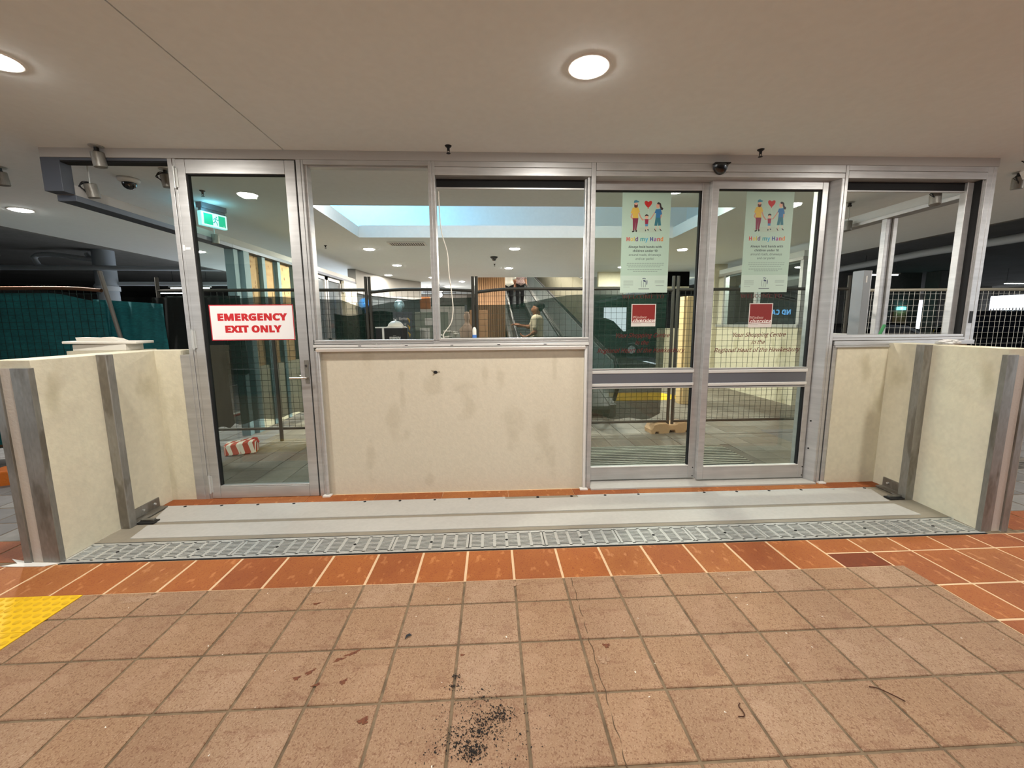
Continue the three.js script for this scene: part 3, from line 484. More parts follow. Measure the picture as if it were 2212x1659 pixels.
// automatic sliding doors
function slider(label, z, xl, xr, gl, gr) {
  const o = thing('sliding_door', label, 'sliding door', [0, 0, z], 0, 'pair of automatic sliding doors');
  part('stile', rb(gr, xr, 0.034, 2.785, -0.05, 0), M.alu, o); part('stile', rb(xl, gl, 0.034, 2.785, -0.05, 0), M.alu, o);
  part('top_rail', rb(gl, gr, 2.703, 2.785, -0.05, -0.001), M.alu, o); part('bottom_rail', rb(gl, gr, 0.034, 0.158, -0.05, -0.001), M.alu, o);
  const mr = part('mid_rail', rb(gl, gr, 0.942, 1.112, -0.05, -0.002), M.aluDark, o); part('rail_bead', rb(gl, gr + 0.01, 1.072, 1.102, -0.01, 0.006, 0.004), M.aluLit, mr); part('rail_bead', rb(gl, gr + 0.01, 0.950, 0.978, -0.01, 0.006, 0.004), M.aluLit, mr); part('rail_lip', [rb(gl, gr, 1.106, 1.118, -0.03, 0.002, 0.002), rb(gl, gr, 0.928, 0.940, -0.03, 0.002, 0.002)], M.alu, mr);
  part('gasket', [bx(gr - 0.012, gr, 0.16, 0.93, -0.04, -0.006), bx(gr - 0.012, gr, 1.118, 2.703, -0.04, -0.006), bx(gl, gr, 2.694, 2.703, -0.04, -0.006)], M.rubber, o);
  part('bottom_lip', rb(gl, gr, 0.157, 0.166, -0.04, 0.003, 0.002), M.aluLit, o);
  part('glass_pane', bx(gl - 0.01, gr + 0.005, 1.112, 2.706, -0.028, -0.027), M.glass, o, 'upper glass pane'); part('glass_pane', bx(gl - 0.01, gr + 0.005, 0.155, 0.945, -0.028, -0.027), M.glass, o, 'lower glass pane');
  part('corner_screw', [cyl(0.006, 0.006, [gr + 0.045, 0.055, -0.001], [gr + 0.045, 0.055, 0.002], 8), cyl(0.006, 0.006, [gr + 0.045, 0.14, -0.001], [gr + 0.045, 0.14, 0.002], 8)], M.rubber, o);
  return o;
}
slider('left sliding glass door with poster, next to the low cream wall', -0.14, 0.90, 1.966, 0.925, 1.895);
slider('right sliding glass door with poster, next to the deep metal reveal', -0.085, 1.958, 3.014, 2.018, 2.962);
part('brush_seal', bx(1.94, 1.96, 0.034, 2.78, -0.165, -0.15), M.rubber, frame);

const posterTex = canvasTex(880, 1760, (c, w, h) => {
  const g = '#a9c2b0'; c.fillStyle = g; c.fillRect(0, 0, w, h); c.fillStyle = '#b9cdbe'; c.fillRect(0, 1450, w, 310);
  const E = (x, y, a, b, col, r = 0) => { c.fillStyle = col; c.beginPath(); c.ellipse(x, y, a, b, r, 0, 7); c.fill(); };
  const P = (pts, col) => { c.fillStyle = col; c.beginPath(); pts.forEach((p, i) => (i ? c.lineTo(...p) : c.moveTo(...p))); c.closePath(); c.fill(); };
  const L = (pts, wd, col) => { c.strokeStyle = col; c.lineWidth = wd; c.lineCap = 'round'; c.lineJoin = 'round'; c.beginPath(); pts.forEach((p, i) => (i ? c.lineTo(...p) : c.moveTo(...p))); c.stroke(); };
  E(440, 645, 290, 45, '#a9bba8');
  // adult in a cap
  L([[300, 340], [335, 420], [378, 470]], 22, '#c08a72'); L([[190, 350], [165, 420], [215, 470]], 22, '#c08a72');
  P([[185, 265], [205, 255], [290, 255], [325, 330], [292, 350], [298, 440], [195, 440], [190, 360], [155, 350]], '#cfae4a');
  P([[195, 440], [298, 440], [290, 520], [268, 650], [240, 650], [250, 500], [232, 650], [205, 650]], '#7a2640'); E(212, 668, 26, 13, '#1f1a1c', -0.4); E(266, 660, 14, 20, '#1f1a1c');
  E(248, 205, 32, 38, '#d8a58c'); P([[214, 205], [282, 205], [278, 250], [248, 262], [218, 250]], '#5a2a20'); E(250, 200, 20, 16, '#d8a58c'); P([[208, 180], [212, 140], [250, 125], [285, 145], [306, 148], [296, 166], [214, 178]], '#3c7e92');
  // heart balloon
  c.fillStyle = '#b8231f'; c.beginPath(); c.moveTo(470, 262); c.bezierCurveTo(360, 185, 400, 105, 470, 160); c.bezierCurveTo(545, 105, 575, 185, 470, 262); c.fill(); P([[470, 255], [458, 275], [482, 275]], '#b8231f'); L([[470, 275], [484, 330], [492, 400], [500, 450]], 2, '#e9ded2');
  // child
  E(448, 415, 30, 34, '#d8a58c'); P([[415, 415], [420, 382], [450, 370], [480, 385], [478, 412], [462, 398], [430, 400]], '#2a1d1c'); P([[415, 455], [485, 455], [478, 540], [424, 540]], '#8e2442'); P([[424, 540], [478, 540], [476, 580], [426, 580]], '#4d82a6'); L([[438, 585], [436, 640]], 9, '#d8a58c'); L([[464, 585], [470, 632]], 9, '#d8a58c'); E(436, 652, 9, 16, '#20252c'); E(482, 642, 16, 9, '#20252c', 0.6); L([[415, 465], [382, 470]], 12, '#c08a72'); L([[485, 465], [525, 455]], 12, '#c08a72');
  // adult with long hair
  L([[600, 330], [560, 400], [520, 455]], 18, '#c08a72'); L([[715, 330], [712, 400], [700, 440]], 18, '#c08a72'); P([[610, 285], [700, 275], [728, 370], [698, 380], [700, 430], [610, 430], [618, 350], [590, 350]], '#2f6f9e');
  P([[612, 430], [700, 430], [716, 565], [662, 570], [658, 500], [646, 570], [594, 570]], '#2d6d78'); L([[625, 575], [616, 640]], 10, '#d8a58c'); L([[690, 575], [706, 635]], 10, '#d8a58c'); P([[600, 618], [632, 665], [620, 668], [598, 640]], '#2a2024'); P([[692, 618], [732, 652], [722, 662], [696, 640]], '#2a2024');
  E(645, 225, 32, 42, '#d8a58c'); P([[628, 180], [655, 160], [700, 185], [712, 240], [748, 270], [730, 300], [700, 290], [680, 240], [672, 200], [640, 200]], '#2a2024');
  const cols = { H: '#c0342c', o: '#cfae4a', l: '#b9b13f', d: '#5a2f63', m: '#2f8b8f', y: '#3f9fc0', H2: '#26327f', a: '#8e2f86', n: '#b8342f', d2: '#d0742a' };
  c.font = 'bold 100px sans-serif'; c.textAlign = 'left'; let x = 85; for (const [ch, k] of [['H', 'H'], ['o', 'o'], ['l', 'l'], ['d', 'd'], [' ', 'd'], ['m', 'm'], ['y', 'y'], [' ', 'd'], ['H', 'H2'], ['a', 'a'], ['n', 'n'], ['d', 'd2']]) { c.fillStyle = cols[k]; c.fillText(ch, x, 840); x += c.measureText(ch).width + 1; }
  tx(c, 'Always hold hands with', 440, 960, 'bold 54px sans-serif', '#2b3234'); tx(c, 'children under 10', 440, 1030, 'bold 54px sans-serif', '#2b3234'); tx(c, 'around roads, driveways', 440, 1100, '54px sans-serif', '#39403f'); tx(c, 'and car parks!', 440, 1170, '54px sans-serif', '#39403f');
  c.fillStyle = '#6d7873'; for (const [y, a, b] of [[1230, 115, 770], [1262, 110, 772], [1294, 140, 735], [1340, 125, 750], [1372, 230, 650]]) for (let q = a; q < b; q += 46) c.fillRect(q, y, 38, 7);
  for (const y of [1545, 1563, 1581, 1605, 1623, 1655]) { c.fillRect(60, y, y > 1640 ? 120 : 180, 4); if (y < 1600) c.fillRect(640, y, 180, 4); } c.fillRect(660, 1632, 150, 8);
  // emblem at the foot of the poster
  c.strokeStyle = '#3b4450'; c.lineWidth = 5; c.beginPath(); c.moveTo(395, 1540); c.quadraticCurveTo(390, 1620, 405, 1660); c.moveTo(440, 1560); c.quadraticCurveTo(430, 1630, 440, 1660); c.moveTo(470, 1560); c.quadraticCurveTo(480, 1620, 468, 1660); c.stroke(); E(450, 1548, 28, 14, '#39425e', 0.3); E(497, 1575, 8, 45, '#39425e'); E(420, 1505, 8, 10, '#39425e'); E(440, 1502, 8, 10, '#39425e'); E(462, 1508, 8, 10, '#39425e'); c.fillStyle = '#5c6668'; c.fillRect(340, 1685, 200, 14);
});
poster('poster', posterTex, 1.181, 1.622, 1.816, 2.690, -0.1645, 'tall pale green child safety poster in the left sliding door', 'poster').userData.group = 'child safety posters';
poster('poster', posterTex, 2.284, 2.722, 1.812, 2.686, -0.1095, 'tall pale green child safety poster in the right sliding door', 'poster').userData.group = 'child safety posters';
const logoTex = canvasTex(512, 512, (c, w, h) => {
  c.fillStyle = '#d8d0c8'; c.fillRect(0, 0, w, h); c.fillStyle = '#83201b'; c.fillRect(18, 18, w - 36, 400 - 18);
  c.save(); c.translate(30, 325); tx(c, 'Windsor', 0, 0, '72px serif', '#dfc9bd', 'left'); c.restore();
  c.save(); c.translate(14, 402); c.transform(1, 0, -0.22, 1, 0, 0); c.font = 'bold 108px sans-serif'; const m = c.measureText('riverview').width; c.scale(478 / m, 0.80); c.fillStyle = '#efe8e0'; c.textAlign = 'left'; c.fillText('riverview', 22, 0); c.restore();
  c.strokeStyle = '#83201b'; c.lineWidth = 9; c.beginPath(); c.moveTo(10, 424); c.quadraticCurveTo(180, 405, 300, 425); c.quadraticCurveTo(400, 440, 500, 415); c.stroke(); c.fillStyle = '#a8928a'; c.fillRect(30, 446, 180, 7);
});
poster('door_decal', logoTex, 1.294, 1.524, 1.508, 1.714, -0.1645, 'square red shopping centre logo sticker in the left sliding door', 'sticker').userData.group = 'red logo stickers';
poster('door_decal', logoTex, 2.379, 2.604, 1.490, 1.712, -0.1095, 'square red shopping centre logo sticker in the right sliding door', 'sticker').userData.group = 'red logo stickers';
const scriptTex = canvasTex(2048, 1400, (c, w, h) => {
  c.clearRect(0, 0, w, h);
  const ser = (s, x, y, px, width) => { c.save(); c.font = px + 'px serif'; const m = c.measureText(s).width; c.translate(x, y); c.scale(width / m, 1); c.fillStyle = '#5a1612'; c.textAlign = 'left'; c.fillText(s, 0, 0); c.restore(); };
  ser('WELCOME TO', 560, 110, 110, 950);
  const scr = (s, x, y, px, width) => { c.save(); c.font = px + 'px sans-serif'; const m = c.measureText(s).width; c.translate(x, y); c.transform(1, 0, -0.34, 1, 0, 0); c.scale(width / m, 1); c.fillStyle = '#5e0f0d'; c.strokeStyle = '#5e0f0d'; c.lineWidth = 2.5; c.textAlign = 'left'; c.fillText(s, 0, 0); c.strokeText(s, 0, 0); c.restore(); };
  scr('Your Shopping Centre', 430, 965, 128, 1230); scr('in the', 880, 1125, 122, 310); scr('Regional Heart of the Hawkesbury', 30, 1300, 128, 1980);
});
poster('door_lettering', scriptTex, 0.966, 1.822, 1.225, 1.810, -0.1635, 'dark red greeting lettering on the left sliding door glass', 'lettering', decal(scriptTex)).userData.group = 'red door lettering';
poster('door_lettering', scriptTex, 2.053, 2.905, 1.222, 1.808, -0.1085, 'dark red greeting lettering on the right sliding door glass', 'lettering', decal(scriptTex)).userData.group = 'red door lettering';
// half-dome sensor over the sliding doors
{ const o = thing('door_sensor', 'black half-dome motion sensor on the header over the sliding doors', 'sensor', [1.968, 2.872, 0.0]); const g = new THREE.SphereGeometry(0.068, 24, 14); g.scale(1, 1.25, 0.75); const p = g.attributes.position; for (let i = 0; i < p.count; i++) { p.setY(i, Math.min(p.getY(i), 0)); p.setZ(i, Math.max(p.getZ(i), 0)); } g.computeVertexNormals(); part('dome', g, phy({ color: '#0d0d0f', roughness: 0.25, clearcoat: 0.6 }), o); part('top_plate', rb(-0.068, 0.068, -0.004, 0.004, 0, 0.05, 0.002), M.black, o); }

// ---------------------------------------------------------------- things on the ceiling
function barrel(label, x, z, tilt, wires, drop = 0) {          // bare metal barrel fitting hanging off a ceiling plate
  const o = thing('barrel_fitting', label, 'light fitting', [x, Y, z], 0, 'bare metal barrel fittings on the ceiling');
  part('ceiling_plate', lathe([[0, -0.008], [0.045, -0.008], [0.05, 0], [0.0, 0]], 20), M.galv, o); part('bracket', [rb(-0.012, 0.012, -0.05, -0.006, -0.012, 0.012, 0.002), cyl(0.022, 0.022, [0, -0.05, 0], [0, -0.035, 0], 12)], M.black, o);
  if (drop) part('drop_rod', cyl(0.006, 0.006, [0, -0.04, 0], [0, -0.05 - drop, 0], 8), M.galv, o);
  part('barrel', at(lathe([[0, 0], [0.042, 0], [0.044, -0.004], [0.044, -0.105], [0.040, -0.11], [0, -0.108]], 20), 0, -0.045 - drop, 0, 0, tilt, tilt * 0.6), M.steelPlain, o);
  if (wires) for (let i = 0; i < 4; i++) part('wire', tube([[0, -0.03 - drop, 0], [-0.04 - 0.012 * i, -0.03 - 0.012 * i - drop, 0.02], [-0.06 + 0.01 * i, -0.07 - 0.01 * i - drop, 0.03], [-0.025, -0.10 - 0.006 * i - drop, 0.02]], 0.003, 16, 5), M.black, o);
  return o;
}
barrel('bare metal barrel fitting hanging in front of the left head beam', -3.089, 0.03, 0.1, false);
barrel('wired barrel fitting hanging at the left photo edge', -4.33, -0.44, 0.1, true);
barrel('wired barrel fitting left of the dome camera inside', -3.365, -0.19, 0.15, true, 0.17);
barrel('barrel fitting half hidden behind the exit door post', -2.93, -0.46, 0.1, true);
barrel('barrel fitting hanging inside the right window opening', 4.14, -0.20, -0.12, true, 0.19);
barrel('wired barrel fitting at the right photo edge', 5.10, -0.33, 0.1, true);
barrel('small barrel fitting far back inside the right window opening', 4.30, -1.35, 0, false, 0.17);
barrel('barrel fitting hanging below the exit sign', -3.40, -1.84, 0, false, 0.24);
{ const o = thing('junction_box', 'white plastic junction box dangling off the ceiling at the right', 'junction box', [4.80, 2.95, -0.06]); part('box', at(rb(-0.04, 0.04, -0.04, 0.04, -0.02, 0.02, 0.006), 0.03, -0.10, 0, 0, 0, 0.6), M.white, o); part('cord', tube([[-0.04, 0, 0], [-0.02, -0.02, 0.01], [0.0, -0.05, 0], [0.01, -0.07, 0]], 0.004, 12, 6), M.black, o); }
function dome(label, x, z, s = 1, dark) {
  const o = thing('dome_camera', label, 'security camera', [x, Y, z], 0, 'dome security cameras'); o.scale.setScalar(s);
  part('base', lathe([[0, -0.035], [0.055, -0.035], [0.075, -0.02], [0.078, 0], [0, 0]], 24), dark ? M.black : M.white, o); const g = new THREE.SphereGeometry(0.052, 20, 10, 0, Math.PI * 2, Math.PI / 2, Math.PI / 2); g.translate(0, -0.035, 0); part('dome', g, phy({ color: '#0c0c0e', roughness: 0.08, clearcoat: 1 }), o); return o;
}
dome('dark dome security camera behind the left window opening', -3.46, -0.72, 1.15);
dome('small dark dome camera on the mall ceiling above the fence post', 0.07, -5.4, 1.0, true);
dome('far dome camera near the ceiling fan in the mall', -1.9, -11.5, 1.3, true);
function sprinkler(label, x, z) { const o = thing('sprinkler_head', label, 'sprinkler', [x, Y, z], 0, 'dark ceiling sprinklers'); part('escutcheon', lathe([[0, -0.01], [0.02, -0.01], [0.028, 0], [0, 0]], 16), M.black, o); part('body', [cyl(0.012, 0.010, [0, -0.008, 0], [0, -0.035, 0], 10), bar([-0.011, -0.035, 0], [-0.004, -0.055, 0], 0.004), bar([0.011, -0.035, 0], [0.004, -0.055, 0], 0.004)], M.black, o); part('deflector', cyl(0.017, 0.017, [0, -0.055, 0], [0, -0.058, 0], 12), M.black, o); return o; }
sprinkler('dark ceiling sprinkler above the mullion of the middle windows', -0.325, 0.115); sprinkler('dark ceiling sprinkler above the sliding doors', 2.242, 0.115);
sprinkler('ceiling sprinkler above the exit sign inside', -3.01, -1.075); sprinkler('ceiling sprinkler left of the light well', -2.92, -4.13); sprinkler('ceiling sprinkler below the dome camera on the mall ceiling', 0.09, -6.43);
// illuminated exit sign
{ const o = thing('exit_sign', 'green illuminated running man exit sign on the ceiling inside', 'exit sign', [-3.27, 2.95, -1.62], 0);
  const t = canvasTex(512, 256, (c, w, h) => { c.fillStyle = '#eafff8'; c.fillRect(0, 0, w, h); c.fillStyle = '#12b98c'; c.fillRect(40, 22, w - 66, h - 44); c.fillStyle = '#e6fff6'; c.fillRect(220, 22, 120, h - 44); c.strokeStyle = '#1c9c98'; c.lineWidth = 15; c.lineCap = 'round'; c.lineJoin = 'round'; c.beginPath(); c.moveTo(290, 85); c.lineTo(268, 140); c.lineTo(300, 170); c.lineTo(312, 215); c.moveTo(268, 140); c.lineTo(248, 175); c.lineTo(226, 178); c.moveTo(285, 92); c.lineTo(318, 115); c.lineTo(338, 108); c.moveTo(285, 92); c.lineTo(252, 96); c.lineTo(240, 122); c.stroke(); c.fillStyle = '#1c9c98'; c.beginPath(); c.arc(300, 62, 15, 0, 7); c.fill(); c.fillStyle = '#e6fff6'; c.fillRect(430, 215, 34, 9); });
  part('housing', [rb(-0.03, 0.03, -0.13, 0, -0.185, 0.185, 0.006), rb(-0.055, 0.055, -0.075, 0, -0.195, 0.195, 0.008)], M.aluDark, o);
  const glow = (s) => { const g = new THREE.PlaneGeometry(0.38, 0.185); g.rotateY(s * Math.PI / 2); g.translate(s * 0.036, -0.215, 0); return g; };
  part('light_panel', rb(-0.034, 0.034, -0.315, -0.115, -0.2, 0.2, 0.01), std({ color: '#d8fff4', emissive: new THREE.Color(0.35, 0.95, 1.0), emissiveIntensity: 5, transparent: false }), o);
  const fm = std({ map: t, emissive: new THREE.Color(1, 1, 1), emissiveMap: t, emissiveIntensity: 5, roughness: 0.5 }); part('pictogram', glow(1), fm, o); part('pictogram', glow(-1), fm, o);
  o.rotation.y = -0.35; o.scale.setScalar(0.80);
  const l = new THREE.PointLight(new THREE.Color(0.25, 0.75, 1.0), 0.55, 0, 2); l.position.set(0.16, -0.12, 0.12); l.castShadow = true; l.shadow.radius = 4; o.add(l); const l2 = new THREE.PointLight(new THREE.Color(0.25, 0.75, 1.0), 0.4, 0, 2); l2.position.set(-0.16, -0.14, 0.0); l2.castShadow = true; l2.shadow.radius = 4; o.add(l2); }
{ const o = thing('air_vent', 'rectangular slatted air diffuser on the mall ceiling near the mullion', 'air vent', [-1.45, 2.945, -3.95]); part('frame', [bx(-0.32, 0.32, -0.01, 0.004, -0.16, -0.13), bx(-0.32, 0.32, -0.01, 0.004, 0.13, 0.16), bx(-0.32, -0.29, -0.01, 0.004, -0.13, 0.13), bx(0.29, 0.32, -0.01, 0.004, -0.13, 0.13)], M.white, o); part('backing', bx(-0.29, 0.29, 0.001, 0.004, -0.13, 0.13), M.black, o); for (let i = 0; i < 14; i++) part('slat', at(bx(-0.002, 0.016, -0.002, 0.0, -0.13, 0.13), -0.27 + 0.04 * i, -0.002, 0, 0, 0, 0.5), M.white, o); }
{ const o = thing('ceiling_fan', 'small ceiling fan with a lit globe far back in the mall', 'ceiling fan', [-1.95, 2.95, -12.6]); part('rod', cyl(0.02, 0.02, [0, 0, 0], [0, -0.14, 0], 8), M.black, o); part('motor', lathe([[0, -0.24], [0.11, -0.22], [0.13, -0.17], [0.08, -0.13], [0, -0.13]], 18), M.black, o); for (let i = 0; i < 4; i++) part('blade', at(rb(0.10, 0.62, -0.008, 0.008, -0.06, 0.06, 0.004), 0, -0.18, 0, i * Math.PI / 2 + 0.25), M.black, o); part('globe', sph(0.1, 0, -0.29, 0, 1, 0.7, 1), lampGlow, o); const l = new THREE.PointLight(LAMPIN, 12, 0, 2); l.position.y = -0.45; l.castShadow = true; o.add(l); }

// ---------------------------------------------------------------- temporary fencing
const ZF = -2.0;
function fencePanel(label, x0, x1, bright, opt = {}) {
  const z = opt.z ?? ZF, o = thing('temporary_fence', label, 'fence panel', [(x0 + x1) / 2, 0, z], opt.ry || 0, 'temporary fence panels'), w = (x1 - x0) / 2, pm = opt.pm || M.fencePipe, R = 0.021, top = opt.top ?? 2.0, dip = opt.dip ?? 0;
  for (const s of [-1, 1]) { const lx = s > 0 ? opt.lean || 0 : 0; part('post', cyl(R, R, [s * (w - 0.022) + lx, 0.10, 0], [s * (w - 0.022), 2.17, 0], 12), opt.lean ? std({ color: '#77746e', metalness: 0.4, roughness: 0.6 }) : pm, o); }
  part('top_rail', tube([[-w + 0.03, top - dip, 0], [-w + 0.35, top, 0], [0, top + 0.004, 0], [w - 0.35, top, 0], [w - 0.03, top - dip * 0.5, 0]], R, 24, 10), pm, o);
  part('bottom_rail', cyl(R * 0.9, R * 0.9, [-w + 0.03, 0.16, 0], [w - 0.03, 0.16, 0], 10), pm, o);
  const ws = [], st = 0.078, t = bright ? 0.0026 : 0.0034; const nx = Math.floor((2 * w - 0.08) / st), ny = Math.floor((top - 0.2) / st);
  for (let i = 0; i <= nx; i++) { const x = -w + 0.05 + i * st, b = 0.006 * Math.sin(i * 1.7); ws.push(bar([x, 0.17, 0], [x + b, 1.0, b], t), bar([x + b, 1.0, b], [x, top - 0.02, 0], t)); }
  for (let j = 0; j <= ny; j++) { const y = 0.2 + j * st; ws.push(bar([-w + 0.04, y, 0.002], [w - 0.04, y + 0.004 * Math.sin(j * 2.1), 0.002], t)); }
  part('wire_mesh', ws, opt.wm || (bright ? M.wireBright : M.wire), o).userData.kind = 'stuff';
  return o;
}
fencePanel('temporary fence panel seen through the exit door', -4.30, -1.62, false, { dip: 0.0 });
fencePanel('short temporary fence panel behind the left middle window', -1.618, -0.222, false, { dip: 0.03 });
fencePanel('temporary fence panel across the moving walkway behind the right middle window', -0.218, 2.50, false, { dip: 0.035 });
fencePanel('bare temporary fence panel behind the right sliding door', 2.52, 4.98, false, { top: 1.99 });
fencePanel('bare silvery temporary fence panel outside beyond the right end post', 5.02, 9.6, true, { pm: std({ color: '#cfc9b6', metalness: 0.5, roughness: 0.45 }), top: 1.97 });
one('upright_brace', [cyl(0.024, 0.024, [-2.86, 0.0, ZF + 0.05], [-2.86, 1.9, ZF + 0.05], 12)], M.fencePipe, 'dark upright steel brace of the fence behind the exit door', 'fence brace');
fencePanel('temporary fence panel with teal cloth left of the entrance', -6.86, -4.40, false, { z: -1.38, top: 1.98, dip: 0.05, lean: 0.36, wm: std({ color: '#12302f', roughness: 0.8 }), pm: std({ color: '#6b4d36', metalness: 0.4, roughness: 0.7 }) });
function cloth(label, x0, x1, yb, yt, z, mat, sag, amp, group, ragged = 0.03) {
  const nx = 40, ny = 24, g = new THREE.PlaneGeometry(1, 1, nx, ny), p = g.attributes.position;
  for (let i = 0; i < p.count; i++) { const u = p.getX(i) + 0.5, v = p.getY(i) + 0.5, x = x0 + (x1 - x0) * u; const T = yt - sag(u), B = yb + ragged * (Math.sin(u * 13) + 0.6 * Math.sin(u * 31 + 1)); p.setXYZ(i, x, B + (T - B) * v, z + amp * (Math.sin(u * 17 + v * 4) + 0.6 * Math.sin(u * 41 - v * 9)) + 0.05 * (1 - v) * (1 - v) * Math.sin(u * 5)); const q = g.attributes.uv; q.setXY(i, x, B + (T - B) * v); }
  g.computeVertexNormals(); return one('shade_cloth', g, mat, label, 'shade cloth', group);
}
const GC = 'green shade cloths on the fencing';
cloth('dark green shade cloth on the fence behind the exit door', -4.26, -1.68, 0.30, 1.95, ZF - 0.035, M.clothGreen, (u) => 0.05 + 0.02 * Math.sin(u * 9) + (u > 0.88 ? (u - 0.88) * 1.1 : 0), 0.006, GC, 0.05);
cloth('second layer of dark green shade cloth at the far left of the fence', -4.26, -3.30, 0.9, 1.96, ZF - 0.075, M.clothDense, (u) => 0.02, 0.006, GC, 0.02);
cloth('dark green shade cloth behind the left middle window', -1.72, -0.22, 0.30, 1.93, ZF - 0.035, M.clothGreen, (u) => 0.03 + 0.12 * (1 - u) * Math.abs(u - 0.7) * 1.5, 0.008, GC);
cloth('doubled dark green shade cloth low behind the left middle window', -2.1, -1.32, 0.30, 1.70, ZF - 0.06, M.clothDense, (u) => 0.03 * Math.sin(u * 6), 0.008, GC);
cloth('green shade cloth on the fence across the moving walkway', -0.24, 2.40, 0.22, 1.95, ZF - 0.035, M.clothGreen, (u) => 0.02 + 0.13 * sstep(0.55, 0.15, u), 0.008, GC, 0.045);
cloth('teal green shade cloth stretched over the fence at the left photo edge', -6.84, -4.44, 0.14, 1.93, -1.415, M.clothTeal, (u) => 0.10 * sstep(0.75, 1, u), 0.008, GC);
cloth('teal green shade cloth sagging between two fence posts on the left', -4.85, -4.02, 0.25, 1.90, -1.72, M.clothTeal, (u) => 0.02 + 0.06 * u, 0.01, GC);
cloth('near-black shade cloth hanging beside the exit door post', -4.22, -3.40, 0.25, 1.92, -1.80, std({ map: clothTex, color: '#0a1613', roughness: 1, side: THREE.DoubleSide }), (u) => 0.02, 0.008, GC);
function footBlock(label, pos, ry, mat, s = 1) {
  const o = thing('plastic_fence_block', label, 'fence foot', pos, ry, 'moulded plastic fence feet');
  const sh = (dx) => extr([[-0.30, 0], [-0.27, 0], [-0.26, 0.035], [-0.20, 0.035], [-0.19, 0], [-0.06, 0], [-0.045, 0.05], [0.045, 0.05], [0.06, 0], [0.19, 0], [0.20, 0.035], [0.26, 0.035], [0.27, 0], [0.30, 0], [0.305, 0.05], [0.27, 0.115], [0.20, 0.135], [0.09, 0.13], [0.05, 0.105], [-0.05, 0.105], [-0.09, 0.13], [-0.20, 0.135], [-0.27, 0.115], [-0.305, 0.05]], 0.20, 0.012).translate(0, 0, -0.1);
  part('block', sh(), mat, o); for (const x of [-0.16, 0, 0.16]) part('socket', cyl(0.026, 0.026, [x, 0.10, 0], [x, x ? 0.137 : 0.108, 0], 12), M.rubber, o); return o;
}
footBlock('dusty orange plastic fence foot seen through the left sliding door', [2.52, 0, -2.05], 0.1, M.foot);
footBlock('bright orange plastic fence foot on the paving at the left photo edge', [-4.75, 0, -0.62], 0.35, M.footOrange);
footBlock('dusty plastic fence foot under the fence post behind the exit door', [-4.28, 0, ZF], Math.PI / 2, M.foot);
footBlock('plastic fence foot standing outside the right wing wall', [5.0, 0, ZF], Math.PI / 2, M.foot);

// ---------------------------------------------------------------- small things around the entrance
{ const o = thing('foam_box', 'torn white foam box lying on the low wall left of the door', 'foam box', [-3.36, 1.34, -0.16], 0.05); part('tray', [rb(-0.22, 0.20, 0, 0.055, -0.10, 0.10, 0.004)], M.whitePlastic, o); part('lid', at(rb(-0.29, 0.25, 0, 0.022, -0.13, 0.12, 0.005), 0.02, 0.058, 0, 0.1, 0, -0.015), M.whitePlastic, o); part('torn_piece', at(extr([[-0.18, 0], [0.14, 0], [0.10, 0.02], [0.02, 0.035], [-0.02, 0.028], [-0.19, 0.035]], 0.12), -0.03, 0.079, -0.06, 0.05), M.whitePlastic, o); }
{ const o = thing('recycling_bin', 'black box bin with white edges and small white lettering behind the window', 'bin', [-1.20, 0, -1.45]); part('body', [rb(-0.16, -0.085, 0, 1.505, -0.14, 0.14, 0.004), rb(-0.062, 0.15, 0, 1.505, -0.14, 0.14, 0.004)], M.black, o); part('edge_trim', [rb(-0.085, -0.062, 0, 1.506, -0.142, 0.142, 0.002), rb(-0.163, 0.153, 1.505, 1.518, -0.145, 0.145, 0.002)], M.white, o);
  const t = canvasTex(512, 256, (c, w, h) => { c.fillStyle = '#0f1013'; c.fillRect(0, 0, w, h); c.save(); c.translate(60, 190); c.scale(0.62, 1); tx(c, 'RIVERVIEW', 0, 0, 'bold 120px sans-serif', '#e8e6e0', 'left'); c.restore(); c.fillStyle = '#9a958c'; c.fillRect(190, 52, 110, 10); }); part('print', new THREE.PlaneGeometry(0.17, 0.085).translate(0.062, 1.395, 0.1415), std({ map: t, roughness: 0.5 }), o); }
{ const o = thing('hard_hat', 'white hard hat resting on the black bin', 'hard hat', [-1.155, 1.519, -1.45], 0.3); const g = new THREE.SphereGeometry(0.085, 24, 12, 0, Math.PI * 2, 0, Math.PI / 2); g.scale(1.1, 0.85, 1.25); part('shell', g, M.whitePlastic, o); part('ridge', at(new THREE.TorusGeometry(0.088, 0.008, 8, 20, Math.PI), 0, -0.008, 0, Math.PI / 2), M.whitePlastic, o); part('brim', slab([[-0.1, 0], [-0.11, 0.10], [-0.05, 0.15], [0.05, 0.15], [0.11, 0.10], [0.1, 0], [0.09, -0.1], [-0.09, -0.1]], 0, 0.008), M.whitePlastic, o); }
{ const o = thing('sealant_bottle', 'slim blue and white bottle standing behind the middle window sill', 'bottle', [-0.157, 1.325, -0.135]); part('body', lathe([[0, 0], [0.019, 0], [0.019, 0.12], [0, 0.12]], 16), std({ color: '#3f6fb5', roughness: 0.4 }), o); part('cap', lathe([[0.018, 0.12], [0.018, 0.165], [0.012, 0.185], [0, 0.190]], 16), M.whitePlastic, o); }
one('hanging_cable', [tube([[-0.435, 2.66, -0.07], [-0.432, 2.50, -0.07], [-0.418, 2.32, -0.07], [-0.375, 2.16, -0.06], [-0.365, 1.98, -0.06], [-0.345, 1.80, -0.06], [-0.338, 1.66, -0.06], [-0.36, 1.55, -0.06], [-0.425, 1.46, -0.06], [-0.432, 1.43, -0.06], [-0.425, 1.421, -0.055]], 0.0045, 60, 7)], M.whitePlastic, 'thin white cable dangling in the right middle window', 'cable');
